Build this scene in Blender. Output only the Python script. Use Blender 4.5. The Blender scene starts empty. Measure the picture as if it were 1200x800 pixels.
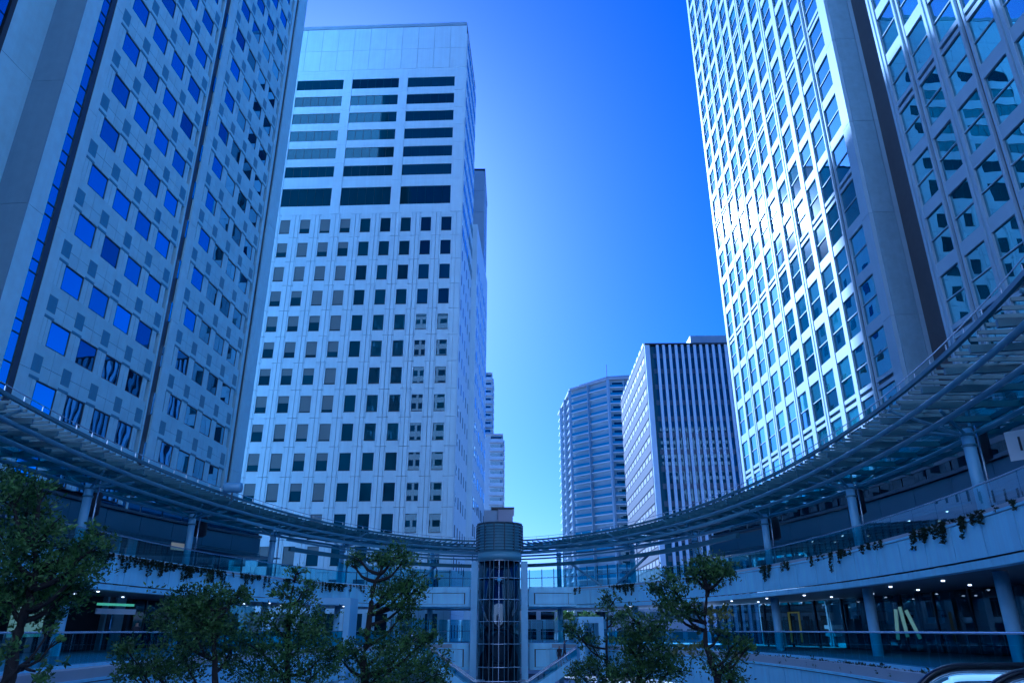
import bpy, bmesh, math, random
import numpy as np
from mathutils import Vector, Matrix
random.seed(7); RNG = np.random.default_rng(7)
sc = bpy.context.scene
COL = sc.collection
PI = math.pi
EZ = 6.4                     # eye height above the plaza; heights below are given from the eye and lifted by EZ
# ------------------------------------------------------------------ camera
cam_d = bpy.data.cameras.new('camera'); cam = bpy.data.objects.new('camera', cam_d); COL.objects.link(cam)
PITCH = math.atan(338/844)
cam.location = (0, 0, EZ); cam.rotation_euler = (PI/2 + PITCH, 0, 0)
cam_d.sensor_width = 36; cam_d.lens = 844/1200*36; cam_d.clip_start = .05; cam_d.clip_end = 6000
sc.camera = cam
# ------------------------------------------------------------------ sky, sun, exposure
SUN_AZ = math.radians(18.65)      # to the left of straight ahead
SUN_EL = math.radians(29.8)
w = bpy.data.worlds.new('World'); sc.world = w; w.use_nodes = True
nt = w.node_tree; nt.nodes.clear()
sky = nt.nodes.new('ShaderNodeTexSky'); sky.sky_type = 'NISHITA'; sky.sun_disc = False
sky.sun_elevation = SUN_EL; sky.sun_rotation = -SUN_AZ
sky.air_density = 1.0; sky.dust_density = 0.9; sky.ozone_density = 2.5; sky.altitude = 0
bg = nt.nodes.new('ShaderNodeBackground'); bg.inputs['Strength'].default_value = 0.054
wo = nt.nodes.new('ShaderNodeOutputWorld')
tint = nt.nodes.new('ShaderNodeMix'); tint.data_type = 'RGBA'; tint.blend_type = 'MULTIPLY'; tint.inputs[0].default_value = 1
tint.inputs[7].default_value = (.52, .61, 1.0, 1)
hsv = nt.nodes.new('ShaderNodeHueSaturation'); hsv.inputs['Saturation'].default_value = 1.35
nt.links.new(sky.outputs[0], hsv.inputs['Color']); nt.links.new(hsv.outputs[0], tint.inputs[6]); nt.links.new(tint.outputs[2], bg.inputs[0]); nt.links.new(bg.outputs[0], wo.inputs[0])
sun_d = bpy.data.lights.new('sun', 'SUN'); sun = bpy.data.objects.new('sun', sun_d); COL.objects.link(sun)
sun_d.energy = 5.0; sun_d.angle = math.radians(0.53); sun_d.color = (1.0, .95, .88)
to_sun = Vector((-math.sin(SUN_AZ)*math.cos(SUN_EL), math.cos(SUN_AZ)*math.cos(SUN_EL), math.sin(SUN_EL)))
sun.rotation_euler = to_sun.to_track_quat('Z', 'Y').to_euler(); sun.location = (0, 0, 150)
vs = sc.view_settings
vs.view_transform = 'Standard'; vs.look = 'None'; vs.gamma = 1; vs.use_curve_mapping = False
vs.exposure = 1.2
vs.use_white_balance = True; vs.white_balance_temperature = 3950; vs.white_balance_tint = 13   # the photograph is balanced cold
cy = sc.cycles
cy.use_denoising = True; cy.max_bounces = 7; cy.diffuse_bounces = 3; cy.glossy_bounces = 4
cy.transparent_max_bounces = 24; cy.transmission_bounces = 4; cy.sample_clamp_indirect = 6
cy.caustics_reflective = False; cy.caustics_refractive = False

# ------------------------------------------------------------------ materials
MATS = {}
def mat(name, col, rough=.5, metal=0., spec=.5, noise=0., nscale=3., bump=0., bscale=20., emit=0., ecol=None, streak=0.):
    if name in MATS: return MATS[name]
    m = bpy.data.materials.new(name); m.use_nodes = True; n = m.node_tree.nodes; l = m.node_tree.links
    b = n['Principled BSDF']; b.inputs['Base Color'].default_value = (*col, 1); b.inputs['Roughness'].default_value = rough
    b.inputs['Metallic'].default_value = metal; b.inputs['Specular IOR Level'].default_value = spec
    geo = n.new('ShaderNodeNewGeometry')
    if noise > 0:
        t = n.new('ShaderNodeTexNoise'); t.inputs['Scale'].default_value = nscale; t.inputs['Detail'].default_value = 6
        l.new(geo.outputs['Position'], t.inputs['Vector'])
        oi = n.new('ShaderNodeObjectInfo')
        a = n.new('ShaderNodeMath'); a.operation = 'MULTIPLY_ADD'; l.new(t.outputs['Fac'], a.inputs[0]); a.inputs[1].default_value = 2*noise; a.inputs[2].default_value = 1-noise
        r = n.new('ShaderNodeMath'); r.operation = 'MULTIPLY_ADD'; l.new(oi.outputs['Random'], r.inputs[0]); r.inputs[1].default_value = noise*.5; r.inputs[2].default_value = 1-noise*.25
        p = n.new('ShaderNodeMath'); p.operation = 'MULTIPLY'; l.new(a.outputs[0], p.inputs[0]); l.new(r.outputs[0], p.inputs[1])
        last = p.outputs[0]
        if streak > 0:      # rain streaks running down
            mp = n.new('ShaderNodeMapping'); mp.inputs['Scale'].default_value = (2.2, 2.2, .12); l.new(geo.outputs['Position'], mp.inputs['Vector'])
            t3 = n.new('ShaderNodeTexNoise'); t3.inputs['Scale'].default_value = 1.3; t3.inputs['Detail'].default_value = 5; l.new(mp.outputs[0], t3.inputs['Vector'])
            s3 = n.new('ShaderNodeMath'); s3.operation = 'MULTIPLY_ADD'; l.new(t3.outputs['Fac'], s3.inputs[0]); s3.inputs[1].default_value = 2*streak; s3.inputs[2].default_value = 1-streak
            p2 = n.new('ShaderNodeMath'); p2.operation = 'MULTIPLY'; l.new(last, p2.inputs[0]); l.new(s3.outputs[0], p2.inputs[1]); last = p2.outputs[0]
        v = n.new('ShaderNodeVectorMath'); v.operation = 'SCALE'; v.inputs[0].default_value = col; l.new(last, v.inputs['Scale'])
        l.new(v.outputs[0], b.inputs['Base Color'])
    if bump > 0:
        t2 = n.new('ShaderNodeTexNoise'); t2.inputs['Scale'].default_value = bscale; t2.inputs['Detail'].default_value = 3
        l.new(geo.outputs['Position'], t2.inputs['Vector'])
        bp = n.new('ShaderNodeBump'); bp.inputs['Strength'].default_value = bump; bp.inputs['Distance'].default_value = .05
        l.new(t2.outputs['Fac'], bp.inputs['Height']); l.new(bp.outputs[0], b.inputs['Normal'])
    if emit > 0:
        b.inputs['Emission Color'].default_value = (*(ecol or col), 1); b.inputs['Emission Strength'].default_value = emit
    MATS[name] = m; return m

def glass_pane(name, tint, refl, rough=.0, dark=(.01, .015, .02), wobble=.0, dust=0.):
    """coated facade glass: dark room behind, mirror in front"""
    m = bpy.data.materials.new(name); m.use_nodes = True; n = m.node_tree.nodes; l = m.node_tree.links; n.clear()
    d = n.new('ShaderNodeBsdfDiffuse'); d.inputs[0].default_value = (*dark, 1)
    oi = n.new('ShaderNodeObjectInfo')
    vm = n.new('ShaderNodeMath'); vm.operation = 'MULTIPLY_ADD'; l.new(oi.outputs['Random'], vm.inputs[0]); vm.inputs[1].default_value = .9; vm.inputs[2].default_value = .5
    vv = n.new('ShaderNodeVectorMath'); vv.operation = 'SCALE'; vv.inputs[0].default_value = dark; l.new(vm.outputs[0], vv.inputs['Scale']); l.new(vv.outputs[0], d.inputs[0])
    g = n.new('ShaderNodeBsdfGlossy'); g.inputs[0].default_value = (*tint, 1); g.inputs['Roughness'].default_value = rough
    lw = n.new('ShaderNodeFresnel'); lw.inputs['IOR'].default_value = 1.5
    ma = n.new('ShaderNodeMath'); ma.operation = 'MULTIPLY_ADD'; ma.use_clamp = True; l.new(lw.outputs[0], ma.inputs[0]); ma.inputs[1].default_value = 1-refl; ma.inputs[2].default_value = refl
    mx = n.new('ShaderNodeMixShader'); l.new(ma.outputs[0], mx.inputs[0]); l.new(d.outputs[0], mx.inputs[1]); l.new(g.outputs[0], mx.inputs[2])
    if dust > 0:
        g2 = n.new('ShaderNodeBsdfGlossy'); g2.inputs[0].default_value = (.8, .8, .8, 1); g2.inputs['Roughness'].default_value = .11
        mx2 = n.new('ShaderNodeMixShader'); mx2.inputs[0].default_value = dust; l.new(mx.outputs[0], mx2.inputs[1]); l.new(g2.outputs[0], mx2.inputs[2]); mx = mx2
    if wobble > 0:
        geo = n.new('ShaderNodeNewGeometry'); t = n.new('ShaderNodeTexNoise'); t.inputs['Scale'].default_value = .55; t.inputs['Detail'].default_value = 1
        sep = n.new('ShaderNodeVectorMath'); sep.operation = 'ADD'; l.new(geo.outputs['Position'], sep.inputs[0])
        cmb = n.new('ShaderNodeCombineXYZ'); mm = n.new('ShaderNodeMath'); mm.operation = 'MULTIPLY'; l.new(oi.outputs['Random'], mm.inputs[0]); mm.inputs[1].default_value = 50; l.new(mm.outputs[0], cmb.inputs[0]); l.new(cmb.outputs[0], sep.inputs[1])
        l.new(sep.outputs[0], t.inputs['Vector'])
        bp = n.new('ShaderNodeBump'); bp.inputs['Strength'].default_value = 1; bp.inputs['Distance'].default_value = wobble
        l.new(t.outputs['Fac'], bp.inputs['Height']); l.new(bp.outputs[0], g.inputs['Normal'])
    o = n.new('ShaderNodeOutputMaterial'); l.new(mx.outputs[0], o.inputs[0]); MATS[name] = m; return m

def clear_glass(name, tint=(.75, .9, .9), base=.05, haze=0.):
    m = bpy.data.materials.new(name); m.use_nodes = True; n = m.node_tree.nodes; l = m.node_tree.links; n.clear()
    t = n.new('ShaderNodeBsdfTransparent'); t.inputs[0].default_value = (*tint, 1)
    g = n.new('ShaderNodeBsdfGlossy'); g.inputs['Roughness'].default_value = 0.01; g.inputs[0].default_value = (.9, .95, 1, 1)
    lw = n.new('ShaderNodeFresnel'); lw.inputs['IOR'].default_value = 1.5
    ma = n.new('ShaderNodeMath'); ma.operation = 'MULTIPLY_ADD'; ma.use_clamp = True; l.new(lw.outputs[0], ma.inputs[0]); ma.inputs[1].default_value = 1.0; ma.inputs[2].default_value = base
    geo = n.new('ShaderNodeNewGeometry'); inv = n.new('ShaderNodeMath'); inv.operation = 'SUBTRACT'; inv.inputs[0].default_value = 1; l.new(geo.outputs['Backfacing'], inv.inputs[1])
    mu = n.new('ShaderNodeMath'); mu.operation = 'MULTIPLY'; l.new(ma.outputs[0], mu.inputs[0]); l.new(inv.outputs[0], mu.inputs[1]); ma = mu
    d = n.new('ShaderNodeBsdfTranslucent'); d.inputs[0].default_value = (.6, .75, .75, 1)
    m0 = n.new('ShaderNodeMixShader'); m0.inputs[0].default_value = haze; l.new(t.outputs[0], m0.inputs[1]); l.new(d.outputs[0], m0.inputs[2])
    mx = n.new('ShaderNodeMixShader'); l.new(ma.outputs[0], mx.inputs[0]); l.new(m0.outputs[0], mx.inputs[1]); l.new(g.outputs[0], mx.inputs[2])
    o = n.new('ShaderNodeOutputMaterial'); l.new(mx.outputs[0], o.inputs[0]); MATS[name] = m; return m

def leaf_mat(name, c1, c2):
    m = bpy.data.materials.new(name); m.use_nodes = True; n = m.node_tree.nodes; l = m.node_tree.links
    b = n['Principled BSDF']; b.inputs['Roughness'].default_value = .5
    geo = n.new('ShaderNodeNewGeometry'); r = n.new('ShaderNodeValToRGB')
    r.color_ramp.elements[0].color = (*c1, 1); r.color_ramp.elements[1].color = (*c2, 1)
    t = n.new('ShaderNodeTexNoise'); t.inputs['Scale'].default_value = 2.3; t.inputs['Detail'].default_value = 2; l.new(geo.outputs['Position'], t.inputs['Vector'])
    a = n.new('ShaderNodeMath'); a.operation = 'MULTIPLY_ADD'; l.new(t.outputs['Fac'], a.inputs[0]); a.inputs[1].default_value = 2.6; a.inputs[2].default_value = -1.15
    a2 = n.new('ShaderNodeMath'); a2.operation = 'MULTIPLY_ADD'; a2.use_clamp = True; l.new(geo.outputs['Random Per Island'], a2.inputs[0]); a2.inputs[1].default_value = .5; l.new(a.outputs[0], a2.inputs[2])
    l.new(a2.outputs[0], r.inputs[0]); l.new(r.outputs[0], b.inputs['Base Color'])
    tr = n.new('ShaderNodeBsdfTranslucent'); l.new(r.outputs[0], tr.inputs[0])
    mx = n.new('ShaderNodeMixShader'); mx.inputs[0].default_value = .3; l.new(b.outputs[0], mx.inputs[1]); l.new(tr.outputs[0], mx.inputs[2])
    l.new(mx.outputs[0], n['Material Output'].inputs[0]); MATS[name] = m; return m

STONE = mat('precast_stone', (.44, .65, .73), .6, noise=.16, nscale=1.2, bump=.25, bscale=30, streak=.08)
STONE2 = mat('precast_stone_light', (.48, .69, .77), .6, noise=.14, nscale=1.5, bump=.2, bscale=25, streak=.08)
TILE = mat('glazed_blue_tile', (.12, .24, .33), .3, noise=.15, nscale=4)
JOINT = mat('dark_joint', (.03, .035, .045), .8)
FRAME = mat('dark_window_frame', (.02, .024, .03), .35)
WHITEP = mat('white_precast_panel', (.62, .73, .79), .55, noise=.08, nscale=.8, bump=.1, bscale=20, streak=.1)
WHITEA = mat('white_aluminium_cladding', (.38, .50, .60), .6, spec=.12, noise=.06, nscale=.7, streak=.05)
GREYP = mat('grey_rooftop_panel', (.34, .41, .47), .5, noise=.1, nscale=.6)
GRANITE = mat('polished_granite', (.28, .40, .50), .3, noise=.2, nscale=2, streak=.1)
BROWN = mat('brown_louvre_wall', (.075, .08, .09), .5, noise=.2, nscale=2)
LOUV = mat('louvre_blade', (.18, .16, .17), .45)
DECKP = mat('pale_blue_deck_panel', (.50, .80, .98), .42, noise=.12, nscale=1.0, bump=.05, bscale=8, streak=.2)
PAINT = mat('pale_blue_steel_paint', (.42, .66, .86), .35, noise=.08, nscale=2)
STEEL = mat('blue_grey_steel_tube', (.19, .33, .42), .3, noise=.1, nscale=1.5)
DSTEEL = mat('dark_steel', (.07, .10, .125), .45, noise=.15, nscale=3)
RAILM = mat('brushed_steel_handrail', (.60, .63, .68), .25, metal=.85)
BAND = mat('blue_grey_wall_panel', (.13, .22, .29), .5, noise=.1, nscale=.7)
SOFFIT = mat('soffit_panel', (.22, .28, .34), .5, noise=.08, nscale=1)
PAVE = mat('grey_paving', (.42, .43, .44), .8, noise=.2, nscale=1.0, bump=.2, bscale=10)
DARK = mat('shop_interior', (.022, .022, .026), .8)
PINK = mat('pinkish_render', (.44, .39, .40), .7, noise=.06)
CONC = mat('concrete', (.44, .47, .50), .75, noise=.12, nscale=.5)
BALC = mat('balcony_panel', (.46, .56, .64), .5, noise=.1, nscale=.5)
BALCD = mat('balcony_front', (.12, .30, .46), .3, noise=.1, nscale=.5)
APTW = mat('apartment_wall', (.40, .50, .58), .7, noise=.08, nscale=.3)
FIN = mat('aluminium_fin', (.56, .66, .76), .4, noise=.05)
LAMP = mat('downlight_lens', (1, .9, .75), .5, emit=1.6, ecol=(1, .85, .62))
GREENL = mat('green_shop_light', (.5, .9, .4), .5, emit=.15, ecol=(.35, .85, .3))
CREAML = mat('lit_shop_window', (.3, .4, .24), .5, emit=.06, ecol=(.6, .8, .4))
YELLOW = mat('yellow_lit_frame', (.4, .35, .06), .5, emit=.02, ecol=(.9, .75, .1))
WARML = mat('warm_lit_lining', (.9, .7, .4), .5, emit=.05, ecol=(1, .7, .35))
WHITES = mat('white_sign_face', (.75, .78, .8), .5)
BLACKR = mat('black_handrail_rubber', (.012, .012, .014), .25)
BARK = mat('bark', (.022, .019, .017), .9, noise=.3, nscale=6, bump=.6, bscale=20)
SKIN = mat('skin', (.45, .28, .2), .6)
LEAF = leaf_mat('pine_needles', (.02, .05, .015), (.19, .32, .06))  # here and in the broad leaves, highlights are put into the bright new-growth colour
LEAFB = leaf_mat('broad_leaves', (.02, .055, .015), (.20, .35, .065))
LEAFLIT = leaf_mat('lit_tuft_leaves', (.10, .13, .03), (.34, .34, .09))  # light catching the tufts is put into this leaf colour
IVY = leaf_mat('ivy_leaves', (.015, .03, .014), (.045, .075, .03))
G1 = glass_pane('blue_coated_glass', (.45, .68, .92), .62, wobble=.004)
G1B = glass_pane('blue_coated_glass_dim', (.40, .62, .86), .48, dark=(.02, .035, .05), wobble=.004)
G1C = glass_pane('blue_coated_glass_dark', (.3, .5, .75), .3, dark=(.012, .02, .03), wobble=.004)
G2 = glass_pane('dark_window_glass', (.5, .66, .8), .14, dark=(.012, .022, .035))
G3 = glass_pane('deep_tinted_glass', (.35, .5, .65), .05, dark=(.012, .045, .06))
G2B = glass_pane('window_with_blind', (.6, .7, .8), .10, dark=(.14, .15, .17))
G4U = glass_pane('teal_upper_glass', (.62, .85, .9), .42, rough=.02, dark=(.07, .22, .26), wobble=.003, dust=.02)
G4L = glass_pane('deep_blue_glass', (.5, .75, .9), .38, rough=.02, dark=(.01, .055, .075), wobble=.003, dust=.02)
G4N = glass_pane('teal_mirror_glass', (.55, .8, .92), .5, rough=0, dark=(.02, .07, .085), wobble=.005)
GS = glass_pane('black_lift_glass', (.5, .6, .7), .07, dark=(.006, .01, .02))
GSHOP = clear_glass('shop_glass', (.5, .6, .62), .06)
CLEAR = clear_glass('balustrade_glass', (.74, .9, .93), .22)
CLEAR2 = clear_glass('lower_balustrade_glass', (.5, .72, .8), .07)
ROOFG = clear_glass('canopy_roof_glass', (.5, .68, .74), .03, haze=.05)

# ------------------------------------------------------------------ object helpers
def link(o, parent=None):
    COL.objects.link(o)
    if parent is not None: o.parent = parent
    return o
def tag(o, label, cat, group=None, kind=None):
    if label: o['label'] = label
    if cat: o['category'] = cat
    if group: o['group'] = group
    if kind: o['kind'] = kind
    return o
def thing(name, label, cat, loc=(0, 0, 0), rz=0, group=None):
    o = bpy.data.objects.new(name, None); o.empty_display_size = .3; o.location = loc; o.rotation_euler = (0, 0, rz)
    return tag(link(o), label, cat, group)
_BOX = {}
def box_mesh(sx, sy, sz, m):
    k = (round(sx, 3), round(sy, 3), round(sz, 3), m.name)
    if k in _BOX: return _BOX[k]
    x, y, z = sx/2, sy/2, sz/2
    v = [(a*x, b*y, c*z) for a in (-1, 1) for b in (-1, 1) for c in (-1, 1)]
    f = [(0, 1, 3, 2), (4, 6, 7, 5), (0, 4, 5, 1), (2, 3, 7, 6), (0, 2, 6, 4), (1, 5, 7, 3)]  # outward
    me = bpy.data.meshes.new('box'); me.from_pydata(v, [], f); me.materials.append(m); _BOX[k] = me; return me
def box(name, par, a, b, m, rz=0):
    """box from corner a to corner b in the parent's frame"""
    s = [abs(b[i]-a[i]) for i in range(3)]; c = [(a[i]+b[i])/2 for i in range(3)]
    o = bpy.data.objects.new(name, box_mesh(*s, m)); o.location = c; o.rotation_euler = (0, 0, rz); return link(o, par)
def cbox(name, par, c, s, rz, m, rx=0, ry=0):
    o = bpy.data.objects.new(name, box_mesh(*s, m)); o.location = c; o.rotation_euler = (rx, ry, rz); return link(o, par)
class MB:
    def __init__(s): s.v = []; s.f = []
    def box(s, a, b):
        n = len(s.v); x0, y0, z0 = a; x1, y1, z1 = b
        s.v += [(x, y, z) for x in (x0, x1) for y in (y0, y1) for z in (z0, z1)]
        s.f += [tuple(n+i for i in q) for q in ((0, 1, 3, 2), (4, 6, 7, 5), (0, 4, 5, 1), (2, 3, 7, 6), (0, 2, 6, 4), (1, 5, 7, 3))]
    def hull(s, bot, top, z0, z1):    # prism over polygon
        n = len(s.v); k = len(bot)
        s.v += [(x, y, z0) for x, y in bot] + [(x, y, z1) for x, y in top]
        s.f.append(tuple(n+i for i in reversed(range(k)))); s.f.append(tuple(n+k+i for i in range(k)))
        for i in range(k): j = (i+1) % k; s.f.append((n+i, n+j, n+k+j, n+k+i))
    def tube(s, P, R, seg=8, closed=False):
        P = [Vector(p) for p in P]; n0 = len(s.v); N = len(P)
        if not hasattr(R, '__len__'): R = [R]*N
        up = Vector((0, 0, 1))
        for i, p in enumerate(P):
            if closed: t = P[(i+1) % N]-P[i-1]
            else: t = P[min(i+1, N-1)]-P[max(i-1, 0)]
            t.normalize(); a = t.cross(up)
            if a.length < .1: a = t.cross(Vector((1, 0, 0)))
            a.normalize(); b = a.cross(t)
            for j in range(seg):
                th = 2*PI*j/seg; s.v.append(tuple(p+(a*math.cos(th)+b*math.sin(th))*R[i]))
        for i in range(N if closed else N-1):
            i2 = (i+1) % N
            for j in range(seg):
                k = (j+1) % seg; s.f.append((n0+i*seg+j, n0+i*seg+k, n0+i2*seg+k, n0+i2*seg+j))
        if not closed:
            s.f.append(tuple(n0+j for j in reversed(range(seg)))); s.f.append(tuple(n0+(N-1)*seg+j for j in range(seg)))
    def strip(s, rings):   # sweep of closed section along rings (list of list of points)
        n0 = len(s.v); k = len(rings[0])
        for r in rings: s.v += [tuple(p) for p in r]
        for i in range(len(rings)-1):
            for j in range(k):
                j2 = (j+1) % k; s.f.append((n0+i*k+j, n0+i*k+j2, n0+(i+1)*k+j2, n0+(i+1)*k+j))
        s.f.append(tuple(n0+j for j in reversed(range(k)))); s.f.append(tuple(n0+(len(rings)-1)*k+j for j in range(k)))
    def build(s, name, m, par=None, smooth=False, loc=None):
        me = bpy.data.meshes.new(name); me.from_pydata(s.v, [], s.f); me.materials.append(m)
        bm = bmesh.new(); bm.from_mesh(me); bmesh.ops.recalc_face_normals(bm, faces=bm.faces); bm.to_mesh(me); bm.free()
        if smooth: me.polygons.foreach_set('use_smooth', [True]*len(me.polygons))
        o = bpy.data.objects.new(name, me)
        if loc: o.location = loc
        return link(o, par)
def unproj(x, y, Y):
    """a point seen at photograph pixel (x, y), Y metres ahead"""
    c, s = math.cos(PITCH), math.sin(PITCH); u = (400-y)/844; r = (x-600)/844
    t = Y/(c-u*s); return Vector((r*t, Y, (s+u*c)*t+EZ))

# ================================================================== setting
gm = MB(); gm.box((-1500, -1500, -.5), (1500, 3000, 0)); g = gm.build('ground', PAVE); tag(g, None, None, kind='structure')
rd = MB(); rd.box((-400, 108, .004), (400, 126, .008)); tag(rd.build('road', mat('asphalt', (.05, .05, .055), .85, noise=.2)), None, None, kind='structure')
pl = MB(); pl.box((-60, 107.4, .0), (60, 107.98, .13)); tag(pl.build('kerb', CONC), None, None, kind='structure')

# ================================================================== left tower (B1)
th = math.atan2(1, .055)
T = thing('office_tower', 'tall stone-clad tower on the left with blue mirrored windows and small blue tiles', 'office tower', (-28.6-.055*41, 0, 0), th)
L = math.sqrt(1+.055**2)
def s1(Y): return Y*L
def wz(e): return e+EZ
TOP1 = 97
ROWS = 19
z00 = 12.27
# core behind the skin
box('wall', T, (s1(39.5), .35, 0), (s1(70.6), 28, wz(TOP1)), JOINT)
box('side_wall', T, (s1(70.6), .05, 0), (s1(71.3), 28, wz(TOP1)), STONE2)
bays = [(s1(41.1+2.93*i), 1) for i in range(4)] + [(s1(56.0+2.87*i), 2) for i in range(4)]
WW = 1.95; WH = 1.68; FL = 3.9
def spandrel(x0, x1, z0, z1): box('spandrel_panel', T, (x0, 0, z0), (x1, .3, z1), STONE)
for k in range(-1, ROWS):
    zb = wz(z00+FL*k); zt = zb+WH
    for (x, sec) in bays:
        # window: glass, frame, sill
        wbox = box('window', T, (x, .08, zb), (x+WW, .16, zt), random.choice((G1, G1, G1, G1B, G1B, G1C))); wbox.rotation_euler = (random.gauss(0, .0035), 0, random.gauss(0, .0035))
        fr = MB(); 
        for a, b in (((x-.002, .06, zb), (x+.07, .32, zt)), ((x+WW-.07, .06, zb), (x+WW+.002, .32, zt)), ((x+.07, .06, zt-.07), (x+WW-.07, .32, zt)), ((x+.07, .06, zb), (x+WW-.07, .32, zb+.05))):
            fr.box(a, b)
        if '_fr1' not in globals():
            fr2 = MB()
            for a, b in (((-WW/2, -.13, -WH/2), (-WW/2+.07, .13, WH/2)), ((WW/2-.07, -.13, -WH/2), (WW/2, .13, WH/2)), ((-WW/2+.07, -.13, WH/2-.07), (WW/2-.07, .13, WH/2)), ((-WW/2+.07, -.13, -WH/2), (WW/2-.07, .13, -WH/2+.05))): fr2.box(a, b)
            _o = fr2.build('frame', FRAME, wbox); _fr1 = _o.data; _o.location = (0, .06, 0)
        else:
            _o = bpy.data.objects.new('frame', _fr1); _o.location = (0, .06, 0); link(_o, wbox)
    for sec in (1, 2):
        xs = [b[0] for b in bays if b[1] == sec]
        lo = xs[0]-(1.05 if sec == 1 else .95); hi = xs[-1]+WW+(.95 if sec == 1 else 1.0)
        edges = [lo]+[x+WW/2 for x in xs]+[hi]
        # spandrel band above this window row: two courses with a joint
        zs0 = zt+.03; zs1 = zb+FL-.03; zm = zs0+(zs1-zs0)*.42
        for i in range(len(edges)-1):
            box('spandrel_panel', T, (edges[i]+.015, .0, zs0), (edges[i+1]-.015, .3, zm-.015), STONE)
            box('spandrel_panel', T, (edges[i]+.015, .0, zm+.015), (edges[i+1]-.015, .3, zs1), STONE)
        # pier strips beside the windows
        gaps = [(lo+.35, xs[0])]+[(xs[i]+WW, xs[i+1]) for i in range(3)]+[(xs[-1]+WW, hi-.35)]
        for (a, b) in gaps:
            c = (a+b)/2
            box('pier_panel', T, (a+.0, .03, zb-.02), (c-.02, .3, zt+.02), STONE2)
            box('pier_panel', T, (c+.02, .03, zb-.02), (b, .3, zt+.02), STONE2)
            box('blue_tile', T, (c-.42, -.012, zm-.5), (c+.42, .02, zm+.55), TILE)
            box('tile_strip', T, (c-.5, -.01, zt+.0), (c+.5, .02, zt+.17), TILE)
# vertical edge strips of the two sections and slots between
for k in range(0, 11):
    z0 = wz(-4+9.2*k); z1 = min(wz(TOP1), z0+9.17)
    for a, b in ((39.42, 40.3), (52.84, 53.05), (54.0, 55.15), (67.75, 68.3)):
        box('edge_strip', T, (s1(a), -.04, z0), (s1(b), .3, z1), STONE2)
    box('corner_panel', T, (s1(69.0), -.05, z0), (s1(71.35), .3, z1), STONE2)
    # pier west of the slot, its frontal return and set-back wall
    box('pier_stone', T, (s1(36.8), -.02, z0), (s1(38.15), 2.2, z1), STONE2)
    box('return_stone', T, (s1(36.78)-.06, -.01, z0+.0), (s1(36.8)-.01, 2.1, z1), mat('dark_teal_return', (.17, .25, .32), .35, noise=.12, nscale=1.5, streak=.1))  # return face coloured darker than the pier beside it
    box('setback_stone', T, (s1(33.95), 2.1, z0), (s1(36.72), 2.6, z1), STONE2)
box('slot_glass', T, (s1(38.15), .07, 0), (s1(38.95), .2, wz(TOP1)), G1)
for k in range(60):
    z = wz(-4+1.3*k+(0 if k % 3 else .5)); box('glazing_bar', T, (s1(38.15), .03, z), (s1(38.95), .1, z+.07), FRAME)
box('slot_lining', T, (s1(38.95), .0, 0), (s1(39.42), .9, wz(TOP1)), FRAME)
box('slot_lining', T, (s1(53.05), .12, 0), (s1(54.0), .34, wz(TOP1)), FRAME)
for k in range(26):
    z = wz(-4+3.9*k); box('slot_glass', T, (s1(53.72), .03, z), (s1(53.98), .119, z+1.7), G1)
box('slot_lining', T, (s1(68.3), .1, 0), (s1(69.0), .5, wz(TOP1)), FRAME)
# glazed wall further west
box('slot_lining', T, (s1(33.6), 2.06, 0), (s1(33.95), 3.0, wz(TOP1)), FRAME)
for k in range(26):
    for j in range(6):
        z0 = wz(-4+3.9*k); a = 33.5-1.8*(j+1)
        if k % 1 == 0: box('curtain_wall_glass', T, (s1(a)+.04, 2.15, z0+.05), (s1(a+1.8)-.04, 2.25, z0+2.6), G1); box('curtain_wall_glass', T, (s1(a)+.04, 2.15, z0+2.68), (s1(a+1.8)-.04, 2.25, z0+3.85), G1)
box('wall', T, (s1(20), 2.28, 0), (s1(33.6), 2.60, wz(TOP1)), FRAME)
box('wall', T, (s1(20), 2.62, 0), (s1(39.4), 28, wz(TOP1)-.2), FRAME)

# ================================================================== centre tower (B2)
A2 = Vector((-34.5, 92.15)); B2 = Vector((-7.4, 91.0)); d2 = (B2-A2).normalized(); th2 = math.atan2(d2.y, d2.x)
T = thing('office_tower', 'broad white panelled tower in the centre with square windows below long window strips', 'office tower', (B2.x, B2.y, 0), th2)
W2 = 44.; TOP2 = wz(93.3)
box('wall', T, (-W2, .25, 0), (-.02, 15.2, TOP2-.6), JOINT)
P2 = 2.985; FL2 = 3.885; NC = 14
cx = [-(2.19+P2*i) for i in range(NC)]
zt0 = 56.2
for r in range(17):
    zt = wz(zt0-FL2*r); zb = zt-2.25
    for i, c in enumerate(cx):
        blind = (i >= 5 and random.random() < .75)
        wv = box('window', T, (c-.73, .16, zb), (c+.73, .22, zt), G3)
        if i >= 5:
            h = random.choice((.45, .7, .9, 1.0, 1.0))*2.1
            box('blind', wv, (-.69, -.05, 1.1-h), (.69, -.035, 1.1), mat('pale_blind', (.15, .18, .19), .7))
        box('sill', wv, (-.76, -.2, -1.2), (.76, -.06, -1.125), FRAME)
        # spandrel and narrow vertical flutes either side
        box('spandrel_panel', T, (c-.73, .06, zt+.02), (c+.73, .24, zb+FL2-.02), WHITEP)
        box('pier_panel', T, (c-P2/2+.03, .0, zb-.8), (c-.95, .24, zb-.8+FL2-.06), WHITEP)
        box('pier_panel', T, (c+.95, .0, zb-.8), (c+P2/2-.03, .24, zb-.8+FL2-.06), WHITEP)
        box('jamb_strip', T, (c-.92, .04, zb-.8), (c-.74, .24, zb-.8+FL2-.06), WHITEP)
        box('jamb_strip', T, (c+.74, .04, zb-.8), (c+.92, .24, zb-.8+FL2-.06), WHITEP)
    box('corner_panel', T, (-.69, -.02, zb-.8), (-.0, .24, zb-.8+FL2-.06), WHITEP)
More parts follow.
